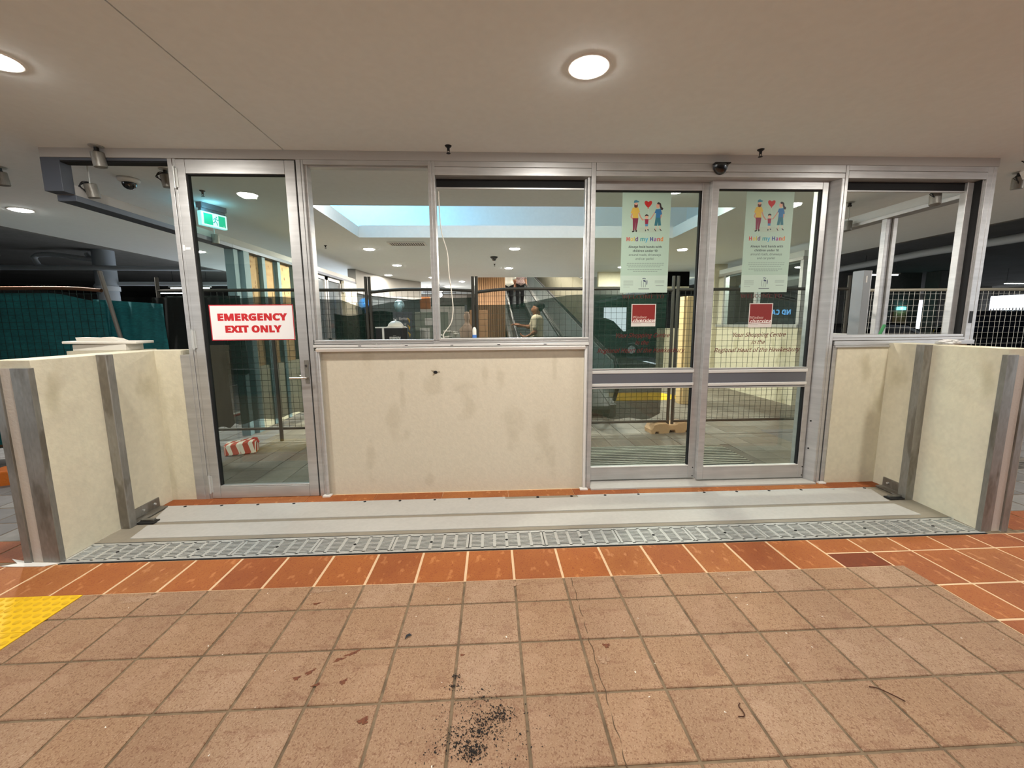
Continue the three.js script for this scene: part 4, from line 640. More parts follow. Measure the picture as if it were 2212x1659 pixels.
one('green_tube', [cyl(0.014, 0.014, [3.70, 1.33, -0.18], [3.83, 1.50, -0.24], 12, true), cyl(0.011, 0.011, [3.70, 1.33, -0.18], [3.83, 1.499, -0.24], 12)], std({ color: '#2f7a46', roughness: 0.5 }), 'short green tube leaning on the right window sill', 'tube');
{ const g = new THREE.IcosahedronGeometry(0.05, 3), p = g.attributes.position; for (let i = 0; i < p.count; i++) { const v = new THREE.Vector3().fromBufferAttribute(p, i), k = 1 + 0.55 * (fbm(v.x * 3 + 1, v.y * 3 + v.z * 2 + 1, 64, 64, 3, 2) - 0.5) * 2; v.multiplyScalar(k); p.setXYZ(i, v.x * 1.9, v.y * 0.45, v.z); } g.computeVertexNormals(); g.translate(3.86, 1.36, 0.33);
  one('crumpled_film', g, std({ color: '#e9e7e2', roughness: 0.25, transparent: true, opacity: 0.75 }), 'crumpled clear plastic film on top of the right wing wall', 'plastic film'); }
{ const o = thing('paper_packet', 'small white printed paper packet on the low right wall', 'paper packet', [4.20, 1.335, -0.15], 0.2); part('packet', extr([[-0.07, 0], [0.08, 0], [0.055, 0.045], [0.0, 0.062], [-0.04, 0.05]], 0.02, 0.002), M.white, o); part('print', bx(-0.02, 0.045, 0.022, 0.034, 0.022, 0.0225), M.red, o); }
{ const o = thing('aluminium_extrusion', 'tall grey aluminium section stored upright behind the right window', 'metal section', [4.10, 0, -0.85], 0.25); part('section', [rb(-0.06, 0.045, 0, 2.09, -0.06, 0.06, 0.004)], std({ color: '#8f9090', metalness: 0.4, roughness: 0.5 }), o); part('edge', rb(0.045, 0.06, 0, 2.09, -0.06, 0.06, 0.003), M.alu, o); part('tag', bx(-0.03, -0.008, 1.96, 2.03, 0.0605, 0.062), M.white, o); }
{ const t = canvasTex(256, 256, (c, w, h) => { c.fillStyle = '#e6dccb'; c.fillRect(0, 0, w, h); c.fillStyle = '#b5402c'; for (let i = -2; i < 6; i++) { c.beginPath(); c.moveTo(i * 80, 0); c.lineTo(i * 80 + 38, 0); c.lineTo(i * 80 + 90, h); c.lineTo(i * 80 + 40, h); c.fill(); } });
  const o = thing('taped_block', 'block wrapped in red and white hazard tape on the floor behind the exit door', 'taped block', [-3.08, 0, -1.42], 0.35); const g = rb(-0.17, 0.17, 0, 0.15, -0.10, 0.10, 0.02), p = g.attributes.position, u = g.attributes.uv; for (let i = 0; i < p.count; i++) { p.setY(i, p.getY(i) * (1 + 0.12 * Math.sin(p.getX(i) * 14))); u.setXY(i, u.getX(i) * 3, u.getY(i) * 4); } t.wrapS = t.wrapT = THREE.RepeatWrapping; part('wrapping', g, std({ map: t, roughness: 0.6 }), o); part('loose_tape', tube([[0.1, 0.15, 0], [0.15, 0.18, 0.02], [0.19, 0.12, 0.03]], 0.012, 12, 5), M.red, o); }
{ const o = thing('entrance_mat', 'ribbed dark entrance mat on the floor behind the sliding doors', 'mat', [1.85, 0, -0.95]); part('base', bx(-0.89, 1.02, -0.006, 0.002, -0.36, 0.36), M.rubber, o); const s = []; const rm = std({ color: '#b5b0a4', metalness: 0.3, roughness: 0.4 }); for (let i = 0; i < 12; i++) part('rib', rb(-0.88, 1.01, 0, 0.012, -0.35 + i * 0.061, -0.326 + i * 0.061, 0.002), rm, o); }

// loose dirt and litter on the tiles
{ const chips = []; const clumps = [[0.015, 2.24, 0.055, 190], [-0.03, 2.26, 0.09, 130], [-0.07, 2.31, 0.08, 210], [-0.09, 2.385, 0.05, 260], [-0.15, 2.35, 0.09, 200], [-0.18, 2.05, 0.018, 40], [-0.18, 2.10, 0.04, 50], [-0.10, 2.18, 0.12, 110], [-0.10, 2.31, 0.22, 240], [0.02, 2.32, 0.26, 90]];
  for (const [x, z, r, n] of clumps) for (let i = 0; i < n; i++) { const a = rr(0, 6.28), d = r * Math.pow(rnd(), 0.9), L = rr(0.0015, 0.0055) * (rnd() < 0.08 ? 1.8 : 1), g = clean(new THREE.TetrahedronGeometry(1, 0)); g.scale(L, L * 0.3, L * rr(0.25, 0.8)); g.rotateY(rr(0, 6.28)); g.translate(x + Math.cos(a) * d * 1.2, 0.0008, z + Math.sin(a) * d * 0.75); chips.push(g); }
  const m = one('dirt_scatter', chips, std({ color: '#1c1714', roughness: 0.95 }), 'black scattered dirt and leaf crumbs on the brown tiles in front', 'dirt'); m.userData.kind = 'stuff'; }
one('dead_leaf', at(extr([[0, 0], [0.02, 0.012], [0.038, 0.01], [0.03, 0.024], [0.012, 0.022]], 0.002), -0.45, 0.004, 1.82, 0.4, -1.4), std({ color: '#16181c', roughness: 0.6 }), 'small black chip lying on a brown tile left of centre', 'litter');
one('twig', tube([[0.985, 0.004, 2.25], [0.972, 0.005, 2.265], [0.976, 0.004, 2.285], [0.972, 0.004, 2.305], [0.945, 0.004, 2.308]], 0.0022, 16, 5), std({ color: '#4a2b1a', roughness: 0.9 }), 'short kinked brown twig on the tiles front right', 'twig');
one('twig', tube([[1.575, 0.004, 2.205], [1.60, 0.006, 2.215], [1.63, 0.006, 2.245], [1.66, 0.004, 2.28]], 0.0022, 16, 5), std({ color: '#4a2b1a', roughness: 0.9 }), 'longer curved brown twig on the tiles at the far right front', 'twig');
{ const bits = []; for (let i = 0; i < 46; i++) { const g = clean(new THREE.TetrahedronGeometry(1, 0)); const L = rr(0.003, 0.009); g.scale(L, L * 0.3, L * 0.5); g.rotateY(rr(0, 6)); g.translate(rr(-2.2, 2.5), 0.002, rr(1.4, 2.5)); bits.push(g); } const m = one('pale_grit', bits, std({ color: '#e8dfd0', roughness: 0.8 }), 'pale specks of plaster grit scattered over the brown tiles', 'grit'); m.userData.kind = 'stuff'; }
// flat stains left by spills
{ const st = (x, z, a, b, r) => { const pts = []; const ph = rr(0, 6); for (let i = 0; i < 40; i++) { const t = i / 40 * 6.283, k = 0.75 + 0.22 * Math.sin(3 * t + ph) + 0.14 * Math.sin(7 * t + 2 * ph) + 0.08 * rnd(); pts.push([Math.cos(t) * a * k, Math.sin(t) * b * k]); } return at(slab(pts, 0, 0.0006), x, 0.0002, z, r); };
  const L = [[-0.68, 1.89, 0.045, 0.010, 0.5], [-0.73, 1.925, 0.03, 0.010, 0.4], [-0.835, 1.99, 0.026, 0.012, 0.7], [-0.88, 2.02, 0.018, 0.012, 0.4], [-0.667, 2.05, 0.02, 0.014, 0.9], [-0.78, 2.06, 0.022, 0.008, 0.4], [-0.525, 2.24, 0.024, 0.018, 0.2], [-1.0, 1.514, 0.022, 0.010, 0.2], [0.53, 1.91, 0.02, 0.016, 0], [-0.16, 1.93, 0.012, 0.008, 0]];
  for (const s of L) part('stain', st(...s), std({ map: brownTex, color: '#b07a55', roughness: 0.7 }), floor, 'dark brown spill stain');
  part('stain', st(0.495, 1.995, 0.033, 0.026, 0), std({ map: brownTex, color: '#ffffff', roughness: 0.9 }), floor, 'whitish spill stain');
  for (const s of [[-2.05, 1.41, 0.12, 0.035, 0.1], [-1.02, 1.40, 0.08, 0.02, 0], [-0.35, 1.385, 0.05, 0.018, 0], [0.12, 1.40, 0.03, 0.03, 0.1], [1.42, 1.385, 0.07, 0.02, 0], [0.9, 1.38, 0.14, 0.012, 0]]) part('stain', st(...s), M.brown[0], floor, 'pale cement smear'); }

// ---------------------------------------------------------------- mall side walls
const wallLM = struct('wall_left_mall', null, null, 'left side wall of the mall with boarded bays and windows', 'wall');
part('post', [rb(-3.56, -3.44, 0, 2.572, -2.36, -2.26), rb(-3.56, -3.40, 0, 2.572, -2.56, -2.42)], M.blueGrey, wallLM);
for (const [a, b] of [[-2.96, -2.58], [-3.40, -3.06], [-3.95, -3.54]]) part('plywood_board', rb(-3.53, -3.50, 0.95, 2.565, a, b, 0.002), M.ply, wallLM);
for (const z of [-3.01, -3.47, -4.02]) part('stud', rb(-3.56, -3.44, 0, 2.572, z - 0.045, z + 0.045, 0.003), M.blueGrey, wallLM);
part('low_wall', [bx(-3.58, -3.46, 0, 0.95, -4.07, -2.56), bx(-3.58, -3.44, 0, 2.572, -4.7, -4.07), bx(-3.58, -3.44, 0, 1.2, -6.8, -4.7), bx(-3.58, -3.40, 0, 2.572, -7.3, -6.4)], M.cream, wallLM);
for (const [a, b] of [[-5.5, -4.7], [-6.4, -5.56]]) { const w = part('window', [bx(-3.54, -3.47, 1.2, 1.27, a, b), bx(-3.54, -3.47, 2.50, 2.572, a, b), bx(-3.54, -3.47, 1.2, 2.572, a, a + 0.06), bx(-3.54, -3.47, 1.2, 2.572, b - 0.06, b)], M.alu, wallLM); part('pane', bx(-3.51, -3.505, 1.27, 2.5, a + 0.06, b - 0.06), phy({ color: '#5f666b', roughness: 0.1 }), w); }
one('wall_box', rb(-3.42, -3.36, 2.30, 2.50, -6.36, -6.30, 0.01), M.white, 'small white box on the pier left of the shop fascia', 'wall box');
{ const o = thing('shop_fascia', 'bright white curved shop fascia far back on the left of the mall', 'shop fascia', [0, 0, 0]); const pts = []; for (let i = 0; i <= 12; i++) { const t = i / 12; pts.push([-3.40 + 1.1 * t * t, -7.3 - 3.2 * t]); } for (let i = 12; i >= 0; i--) { const t = i / 12; pts.push([-3.60 + 1.1 * t * t, -7.3 - 3.3 * t]); } part('band', slab(pts, 2.42, 2.945), std({ color: '#96938c', roughness: 0.7 }), o); part('shopfront', slab(pts.map(([x, z]) => [x - 0.06, z]), 0, 2.42), phy({ color: '#565c5e', roughness: 0.15 }), o); part('head_trim', slab(pts, 2.36, 2.42), M.alu, o); }
struct('wall_back_left', [bx(-6.8, -0.55, 0, 2.95, -16.15, -16)], std({ color: '#8b8378', roughness: 0.8 }), 'dim back wall far down the mall on the left', 'wall');
{ const o = thing('shop_sign_band', 'dark shop header across the far end of the mall', 'shop header', [-2.6, 0, -13.9]); part('band', rb(-2.0, 1.6, 2.35, 2.75, -0.05, 0.05, 0.01), std({ color: '#77716a', roughness: 0.6 }), o); part('lit_opening', bx(-1.9, 1.5, 0.2, 2.3, -0.04, -0.02), std({ color: '#d8d2c4', emissive: new THREE.Color(1, 0.93, 0.8), emissiveIntensity: 1.6 }), o); part('column', [rb(-2.0, -1.9, 0, 2.35, -0.06, 0.06), rb(0.2, 0.32, 0, 2.35, -0.06, 0.06), rb(1.5, 1.6, 0, 2.35, -0.06, 0.06)], M.grey, o); }
// right side
const wallRM = struct('wall_right_mall', null, null, 'right side wall of the mall, low cream wall with windows above', 'wall');
part('low_wall', [bx(5.55, 5.70, 0, 1.44, -6.6, -3.7)], M.cream, wallRM);
part('window_sill', rb(5.52, 5.72, 1.44, 1.50, -6.6, -3.7), M.alu, wallRM);
for (const z of [-3.75, -5.05, -6.25]) part('post', rb(5.56, 5.66, 1.50, 2.70, z - 0.04, z + 0.04), M.alu, wallRM);
part('head', rb(5.54, 5.68, 2.64, 2.70, -6.6, -3.7), M.alu, wallRM);
for (const [a, b] of [[-5.01, -3.79], [-6.21, -5.09]]) part('pane', bx(5.605, 5.608, 1.5, 2.64, a, b), M.glass, wallRM);
part('corner_pier', [bx(5.45, 5.75, 0, 2.95, -6.9, -6.5)], M.cream, wallRM);
struct('wall_right_lobby', [rb(4.36, 4.50, 0, 1.345, -1.75, -0.2, 0.004)], M.cream, 'low cream wall on the right side of the lobby', 'wall');
{ const o = thing('side_window_frame', 'aluminium frame of the side window behind the right window opening', 'window frame', [0, 0, 0]); part('post', rb(4.38, 4.44, 1.39, 2.664, -0.98, -0.92), M.alu, o); part('post', rb(4.445, 4.49, 1.39, 2.664, -0.98, -0.90), M.alu, o); part('sill', rb(4.34, 4.52, 1.345, 1.39, -1.75, -0.13), M.alu, o); }
struct('wall_right_end', [bx(4.7, 5.5, 0, 1.40, -8.1, -7.95), bx(4.7, 5.5, 2.5, 2.95, -8.1, -7.95), bx(2.95, 5.5, 2.55, 2.95, -8.1, -7.95)], M.cream, 'low cream wall closing the mall at the far right', 'wall');
one('cream_partition', [rb(3.62, 4.0, 0, 2.03, -4.25, -4.0, 0.01), rb(3.58, 3.63, 0, 2.03, -4.22, -4.04, 0.004)], std({ color: '#e2c493', roughness: 0.7 }), 'tall cream partition panel seen through the left sliding door', 'partition');
one('yellow_floor_strip', slab([[2.0, -4.45], [3.5, -4.45], [4.05, -4.75], [3.7, -5.35], [2.2, -5.4]], 0.0, 0.008), M.yellow, 'yellow hazard strip on the mall floor behind the sliding door', 'floor marking');
{ const t = std({ map: woodTex, roughness: 0.55 }); const o = thing('timber_wall', 'orange-brown vertical timber slat wall beside the moving walkway', 'timber wall', [0, 0, -9.6]); part('backing', bx(-0.5, 0.44, 0, 6, -0.12, -0.05), std({ color: '#6b4326', roughness: 0.8 }), o); for (let i = 0; i < 14; i++) part('slat', rb(-0.49 + 0.067 * i, -0.435 + 0.067 * i, 0, 6, -0.05, 0.0, 0.003), t, o); }

// ---------------------------------------------------------------- inclined moving walkways
const SL = Math.tan(12 * D2R);
function walkway(label, xc, z0, len) {
  const o = thing('moving_walkway', label, 'moving walkway', [xc, 0, z0], 0), L = len, H = L * SL, w = 0.435;
  const prism = (x0, x1, a, b, zl = 0, zr = -L) => { const g = bx(x0, x1, a, b, zr, zl), p = g.attributes.position; for (let i = 0; i < p.count; i++) p.setY(i, p.getY(i) + Math.max(0, -p.getZ(i)) * SL); g.computeVertexNormals(); return g; };
  part('belt', [prism(-w + 0.06, w - 0.06, -0.1, 0.03)], std({ color: '#4c5052', metalness: 0.4, roughness: 0.5 }), o); const cle = []; for (let i = 0; i < 40; i++) { const z = -0.3 - i * 0.4; if (-z < L) cle.push(at(bx(-w + 0.07, w - 0.07, 0.03, 0.036, -0.02, 0.02), 0, -z * SL, z, 0, 12 * D2R)); } part('belt_cleats', cle, M.rubber, o).userData.kind = 'stuff';
  part('landing_plate', rb(-w, w, 0, 0.03, 0, 0.9, 0.004), M.steelPlain, o);
  for (const s of [-1, 1]) {
    part('skirt', [prism(s * w - 0.05, s * w + 0.05, -0.12, 0.20)], M.alu, o); part('deck_trim', [prism(s * w - 0.06, s * w + 0.06, 0.20, 0.225)], M.aluLit, o);
    part('balustrade', [prism(s * w - 0.006, s * w + 0.006, 0.225, 0.92)], std({ color: '#9fb4b8', roughness: 0.1, metalness: 0.1, transparent: true, opacity: 0.45 }), o);
    part('handrail', [tube([[s * w, 0.96 + H, -L], [s * w, 0.96 + 0.02 * SL, -0.02], [s * w, 0.955, 0.25], [s * w, 0.90, 0.45], [s * w, 0.72, 0.56], [s * w, 0.50, 0.50], [s * w, 0.36, 0.34], [s * w, 0.25, 0.1]], 0.034, 90, 8)], M.black, o); part('handrail_guide', [prism(s * w - 0.018, s * w + 0.018, 0.905, 0.935)], M.aluLit, o);
    part('newel_panel', at(extr([[0, 0.2], [0.3, 0.28], [0.48, 0.46], [0.53, 0.70], [0.42, 0.88], [0.2, 0.93], [0, 0.93]], 0.012), s * w + 0.006, 0, 0, -Math.PI / 2), std({ color: '#9fb4b8', roughness: 0.1, transparent: true, opacity: 0.45 }), o);
  }
  return o;
}
walkway('inclined moving walkway with a person riding it', 0.955, -3.05, 22);
{ const o = thing('guard_balustrade', 'sloping handrail balustrade on the right of the moving walkway', 'balustrade', [2.0, 0, -3.05]), L = 22;
  const prism = (x0, x1, a, b) => { const g = bx(x0, x1, a, b, -L, 0), p = g.attributes.position; for (let i = 0; i < p.count; i++) p.setY(i, p.getY(i) + Math.max(0, -p.getZ(i)) * SL); g.computeVertexNormals(); return g; };
  part('deck_infill', prism(-0.55, -0.05, 0.12, 0.18), M.alu, o); part('skirt', prism(-0.05, 0.05, -0.12, 0.20), M.alu, o); part('panel', prism(-0.006, 0.006, 0.20, 0.92), std({ color: '#9fb4b8', roughness: 0.1, transparent: true, opacity: 0.45 }), o); part('handrail_guide', prism(-0.018, 0.018, 0.905, 0.935), M.aluLit, o);
  part('handrail', tube([[0, 0.96 + L * SL, -L], [0, 0.964, -0.02], [0, 0.94, 0.12], [0, 0.85, 0.22], [0, 0.70, 0.25], [0, 0.50, 0.2], [0, 0.30, 0.05]], 0.034, 90, 8), M.black, o); }

struct('wall_walkway', [bx(2.98, 3.1, 0, 6.5, -26, -9.3)], M.cream, 'cream wall running up beside the moving walkway', 'wall');
one('wall_handrail', cyl(0.03, 0.03, [2.93, 3.0, -10], [2.93, 5.2, -20.3], 10), M.grey, 'grey handrail climbing the cream wall beside the moving walkway', 'handrail');

// ---------------------------------------------------------------- people (continuous skin surface, clothing as children)
const V = (a) => new THREE.Vector3(...a);
function cone(p, a, b, ra, rb_) { const ab = b.clone().sub(a), t = clamp(p.clone().sub(a).dot(ab) / ab.lengthSq()); return p.distanceTo(a.clone().addScaledVector(ab, t)) - (ra + (rb_ - ra) * t); }
const smin = (a, b, k) => { const h = Math.max(k - Math.abs(a - b), 0) / k; return Math.min(a, b) - h * h * k * 0.25; };
function surf(bones, lo, hi, res, k, grow = 0) {
  const mc = new MarchingCubes(res, new THREE.MeshBasicMaterial(), false, false, 120000); mc.isolation = 0;
  const c = [0, 1, 2].map((i) => (lo[i] + hi[i]) / 2), h = Math.max(...[0, 1, 2].map((i) => (hi[i] - lo[i]) / 2)), s = mc.size, hs = mc.halfsize, p = new THREE.Vector3();
  for (let z = 0; z < s; z++) for (let y = 0; y < s; y++) for (let x = 0; x < s; x++) { p.set(c[0] + h * (x - hs) / hs, c[1] + h * (y - hs) / hs, c[2] + h * (z - hs) / hs); let d = 1e3; for (const b of bones) d = smin(d, cone(p, b[0], b[1], b[2] + grow, b[3] + grow), k); mc.field[x + y * s + z * s * s] = -d; }
  mc.update(); const n = mc.count, g = new THREE.BufferGeometry();
  g.setAttribute('position', new THREE.BufferAttribute(mc.positionArray.slice(0, n * 3), 3)); g.setAttribute('normal', new THREE.BufferAttribute(mc.normalArray.slice(0, n * 3), 3)); g.scale(h, h, h); g.translate(...c); g.computeVertexNormals(); return boxUV(clean(g));
}
function handBones(w, dir, side) {        // palm, four fingers of unequal length bent once, thumb from the side of the palm
  const d = V(dir).normalize(), sd = V(side).normalize(), n = d.clone().cross(sd).normalize(), W = V(w), P = (a, b, c) => W.clone().addScaledVector(d, a).addScaledVector(sd, b).addScaledVector(n, c), out = [];
  for (const b of [-0.024, 0, 0.024]) out.push([P(0, b * 0.6, 0), P(0.08, b, 0), 0.017, 0.014]);
  [[-0.033, 0.06], [-0.011, 0.075], [0.011, 0.08], [0.033, 0.07]].forEach(([b, L]) => { out.push([P(0.08, b, 0), P(0.08 + L * 0.55, b * 1.1, -0.012), 0.0095, 0.0088], [P(0.08 + L * 0.55, b * 1.1, -0.012), P(0.08 + L * 0.9, b * 1.1, -0.04), 0.0088, 0.0075]); });
  out.push([P(0.025, 0.03, 0), P(0.06, 0.062, -0.012), 0.012, 0.0105], [P(0.06, 0.062, -0.012), P(0.085, 0.066, -0.028), 0.0105, 0.008]); return out;
}
function person(label, pos, ry, arms, cols, res = 64) {
  const o = thing('person', label, 'person', pos, ry);
  const head = [[V([0, 1.60, 0]), V([0, 1.585, 0.012]), 0.088, 0.088], [V([0, 1.53, 0.03]), V([0, 1.50, 0.045]), 0.062, 0.048], [V([0, 1.565, 0.105]), V([0, 1.545, 0.115]), 0.012, 0.017], [V([-0.088, 1.575, 0]), V([-0.092, 1.55, 0]), 0.013, 0.01], [V([0.088, 1.575, 0]), V([0.092, 1.55, 0]), 0.013, 0.01], [V([0, 1.50, -0.01]), V([0, 1.38, -0.02]), 0.052, 0.06]];
  const torso = [[V([-0.14, 1.36, 0]), V([0.14, 1.36, 0]), 0.065, 0.065], [V([0, 1.33, 0]), V([0, 1.10, 0.01]), 0.125, 0.11], [V([-0.06, 1.25, 0.01]), V([-0.06, 0.98, 0]), 0.10, 0.10], [V([0.06, 1.25, 0.01]), V([0.06, 0.98, 0]), 0.10, 0.10], [V([-0.08, 0.95, 0]), V([0.08, 0.95, 0]), 0.115, 0.115]];
  const legs = []; for (const s of [-1, 1]) legs.push([V([s * 0.09, 0.92, 0]), V([s * 0.10, 0.50, 0.01]), 0.088, 0.058], [V([s * 0.10, 0.50, 0.01]), V([s * 0.10, 0.09, -0.02]), 0.056, 0.038], [V([s * 0.10, 0.05, -0.03]), V([s * 0.115, 0.035, 0.13]), 0.042, 0.034]);
  const ab = [], up = [], hands = []; arms.forEach(([S, E, Wr, dir, side]) => { ab.push([V(S), V(E), 0.046, 0.038], [V(E), V(Wr), 0.037, 0.025], [V(Wr), V(Wr).addScaledVector(V(dir).normalize(), 0.07), 0.026, 0.03]); up.push([V(S), V(S).lerp(V(E), 0.65), 0.05, 0.048]); hands.push(handBones(Wr, dir, side)); });
  const body = [surf([...head, ...torso, ...legs, ...ab], [-0.95, 0, -0.95], [0.95, 1.72, 0.95], res, 0.05)];
  hands.forEach((hb) => { const c = hb[0][0].clone().add(hb[4][1]).multiplyScalar(0.5); body.push(surf(hb, c.clone().subScalar(0.13).toArray(), c.clone().addScalar(0.13).toArray(), 44, 0.008)); });
  part('body', body, std({ color: cols.skin, roughness: 0.55 }), o);
  part('top', surf([...torso, ...up], [-0.6, 0.85, -0.6], [0.6, 1.46, 0.6], res, 0.06, 0.016), cols.topMat || std({ color: cols.top, roughness: 0.9 }), o);
  part('trousers', surf([torso[4], ...legs.filter((_, i) => i % 3 < 2)], [-0.5, 0.02, -0.5], [0.5, 1.05, 0.5], res, 0.05, 0.014), std({ color: cols.legs, roughness: 0.9 }), o);
  for (const s of [-1, 1]) part('shoe', surf([[V([s * 0.10, 0.05, -0.04]), V([s * 0.115, 0.04, 0.14]), 0.05, 0.042]], [s * 0.11 - 0.16, -0.06, -0.12], [s * 0.11 + 0.16, 0.2, 0.24], 28, 0.03), std({ color: '#26262a', roughness: 0.6 }), o);
  part('hair', surf(cols.hair, [-0.22, 1.35, -0.26], [0.22, 1.79, 0.18], 44, 0.04), std({ color: cols.hairCol, roughness: 0.85 }), o);
  part('eye', [sph(0.009, -0.032, 1.60, 0.089), sph(0.009, 0.032, 1.60, 0.089)], M.black, o); part('mouth', sph(0.02, 0, 1.515, 0.088, 1, 0.25, 0.3), std({ color: '#7d3f36', roughness: 0.6 }), o);
  return o;
}
const hairBun = [[V([0, 1.635, -0.02]), V([0, 1.60, -0.045]), 0.092, 0.082], [V([0, 1.66, -0.12]), V([0, 1.63, -0.13]), 0.045, 0.04]], hairShort = [[V([0, 1.64, -0.02]), V([0, 1.56, -0.055]), 0.09, 0.07]];
person('person in a cream top riding the moving walkway, arm reaching out', [0.90, 0.03 + SL * 1.6, -4.65], -Math.PI / 2 - 0.2, [[[-0.19, 1.36, 0], [-0.23, 1.20, 0.20], [-0.14, 1.24, 0.42], [0.2, 0.25, 0.9], [1, 0, 0]], [[0.19, 1.36, 0], [0.25, 1.09, 0.02], [0.20, 0.98, 0.22], [-0.3, 0.3, 0.9], [-1, 0, 0.3]]], { skin: '#a5714f', top: '#d8cfae', legs: '#2c3038', hair: hairBun, hairCol: '#17130f' }).scale.setScalar(0.93);
const patT = canvasTex(128, 128, (c, w, h) => { c.fillStyle = '#a58f8f'; c.fillRect(0, 0, w, h); for (let i = 0; i < 60; i++) { c.fillStyle = ['#6b5560', '#c9b4ae', '#7d6a5c', '#8f5f6a'][i % 4]; c.beginPath(); c.ellipse(rr(0, w), rr(0, h), rr(4, 12), rr(2, 6), rr(0, 3), 0, 7); c.fill(); } }); patT.wrapS = patT.wrapT = THREE.RepeatWrapping; patT.repeat.set(3, 3);
const down = (s) => [[s * 0.19, 1.36, 0], [s * 0.26, 1.08, -0.02], [s * 0.27, 0.83, 0.06], [0, -1, 0.1], [0, 0, 1]];
person('person in a patterned top standing high up on the moving walkway', [1.14, 0.03 + SL * 10.2, -13.25], 0.3, [down(-1), down(1)], { skin: '#b98c72', topMat: std({ map: patT, roughness: 0.9 }), legs: '#1b1c20', hair: hairShort, hairCol: '#3a2a20' }, 48);
person('person in a white top high up on the moving walkway beside the handrail', [0.68, 0.03 + SL * 9.9, -12.95], Math.PI, [down(-1), down(1)], { skin: '#8a5a44', top: '#dcd8d0', legs: '#141418', hair: hairShort, hairCol: '#1a1512' }, 48);

// ---------------------------------------------------------------- kiosk, flowers and balloons behind the fence
{ const o = thing('notice_board', 'dark grey notice board with pale lettering behind the fence cloth', 'notice board', [-2.30, 0, -6.0]); const t = canvasTex(512, 360, (c, w, h) => { c.fillStyle = '#474a54'; c.fillRect(0, 0, w, h); tx(c, 'Rising Towards a Better', 256, 92, '42px sans-serif', '#d2d0d0'); tx(c, 'Shopper Experience', 256, 152, '42px sans-serif', '#d2d0d0'); c.fillStyle = '#c9a13a'; for (let i = 0; i < 4; i++) { c.beginPath(); c.moveTo(20, 60 + i * 80); c.lineTo(60, 30 + i * 80); c.lineTo(40, 90 + i * 80); c.fill(); c.beginPath(); c.moveTo(490, 90 + i * 80); c.lineTo(455, 60 + i * 80); c.lineTo(480, 130 + i * 80); c.fill(); } });
  part('board', rb(-0.52, 0.50, 0.0, 1.84, -0.03, 0.0, 0.004), std({ color: '#474a54', roughness: 0.6 }), o); part('print', new THREE.PlaneGeometry(1.02, 0.72).translate(-0.01, 1.48, 0.002), std({ map: t, roughness: 0.6 }), o); }
function leafGeo(L, w, bend) { const g = new THREE.PlaneGeometry(w, L, 2, 6); g.translate(0, L / 2, 0); const p = g.attributes.position; for (let i = 0; i < p.count; i++) { const t = p.getY(i) / L; p.setX(i, p.getX(i) * Math.sin(Math.PI * (0.12 + 0.86 * t))); p.setZ(i, bend * t * t + Math.abs(p.getX(i)) * 0.3); p.setY(i, L * t * (1 - 0.15 * t)); } g.computeVertexNormals(); return clean(g); }
function plant(label, pos, n, L, green, flower, nf) {
  const o = thing('potted_plant', label, 'potted plant', pos, 0, 'florist plants behind the fence'); part('pot', lathe([[0, 0], [0.11, 0], [0.15, 0.26], [0.135, 0.26], [0.12, 0.2], [0, 0.2]], 18), std({ color: '#3b3a36', roughness: 0.7 }), o);
  const gm = std({ color: green, roughness: 0.7, side: THREE.DoubleSide }); for (let i = 0; i < n; i++) part('leaf', at(leafGeo(L * rr(0.7, 1.1), 0.06, L * rr(0.2, 0.55)), rr(-0.04, 0.04), 0.2, rr(-0.04, 0.04), i * 2.4, rr(0.0, 0.3)), gm, o);
  if (flower) for (let i = 0; i < nf; i++) { const a = i * 2.4, r = rr(0.05, 0.22), y = 0.2 + L * rr(0.65, 1.0); part('flower', [sph(0.05, Math.cos(a) * r, y, Math.sin(a) * r, 1, 0.6, 1, 8, 6), ...[0, 1, 2, 3, 4].map((k) => sph(0.03, Math.cos(a) * r + 0.05 * Math.cos(k * 1.26), y, Math.sin(a) * r + 0.05 * Math.sin(k * 1.26), 1, 0.5, 1, 8, 6))], std({ color: flower, roughness: 0.7 }), o); part('stem', bar([Math.cos(a) * r * 0.3, 0.2, Math.sin(a) * r * 0.3], [Math.cos(a) * r, y, Math.sin(a) * r], 0.008), gm, o); }
  return o;
}
{ const o = thing('display_stand', 'stepped dark display stand carrying the florist plants', 'display stand', [-2.7, 0, -6.9]); part('shelf', [rb(-0.5, 0.45, 0.0, 0.92, -0.35, 0.3, 0.01)], std({ color: '#2f2d2a', roughness: 0.8 }), o); }
plant('potted plant with long strap leaves behind the fence cloth', [-2.72, 0.92, -6.62], 16, 0.85, '#2f5a30', null, 0);
plant('potted plant with yellow flowers behind the fence cloth', [-2.45, 0.92, -6.9], 9, 0.5, '#3d6a35', '#d8b02a', 7);
plant('potted plant with orange flowers beside the fence post', [-2.98, 0.92, -6.95], 9, 0.5, '#3a6434', '#c8682a', 6);
plant('potted plant with pink flowers right of the fence post', [-1.75, 0.90, -7.6], 8, 0.55, '#4a7a46', '#d06a96', 6);
plant('white flowering plant at the left edge of the right middle window', [-1.0, 0.5, -6.0], 10, 0.7, '#5a7a58', '#e0ddd2', 12);
one('plant_plinth', [rb(-2.05, -1.45, 0, 0.90, -7.85, -7.35, 0.01), rb(-1.25, -0.75, 0, 0.50, -6.25, -5.75, 0.01)].slice(0, 1), std({ color: '#8f8d86', roughness: 0.7 }), 'grey plinth under the plant with pink flowers', 'plinth');
one('plant_plinth', [rb(-1.25, -0.75, 0, 0.50, -6.25, -5.75, 0.01)], std({ color: '#8f8d86', roughness: 0.7 }), 'grey plinth under the white flowering plant', 'plinth');
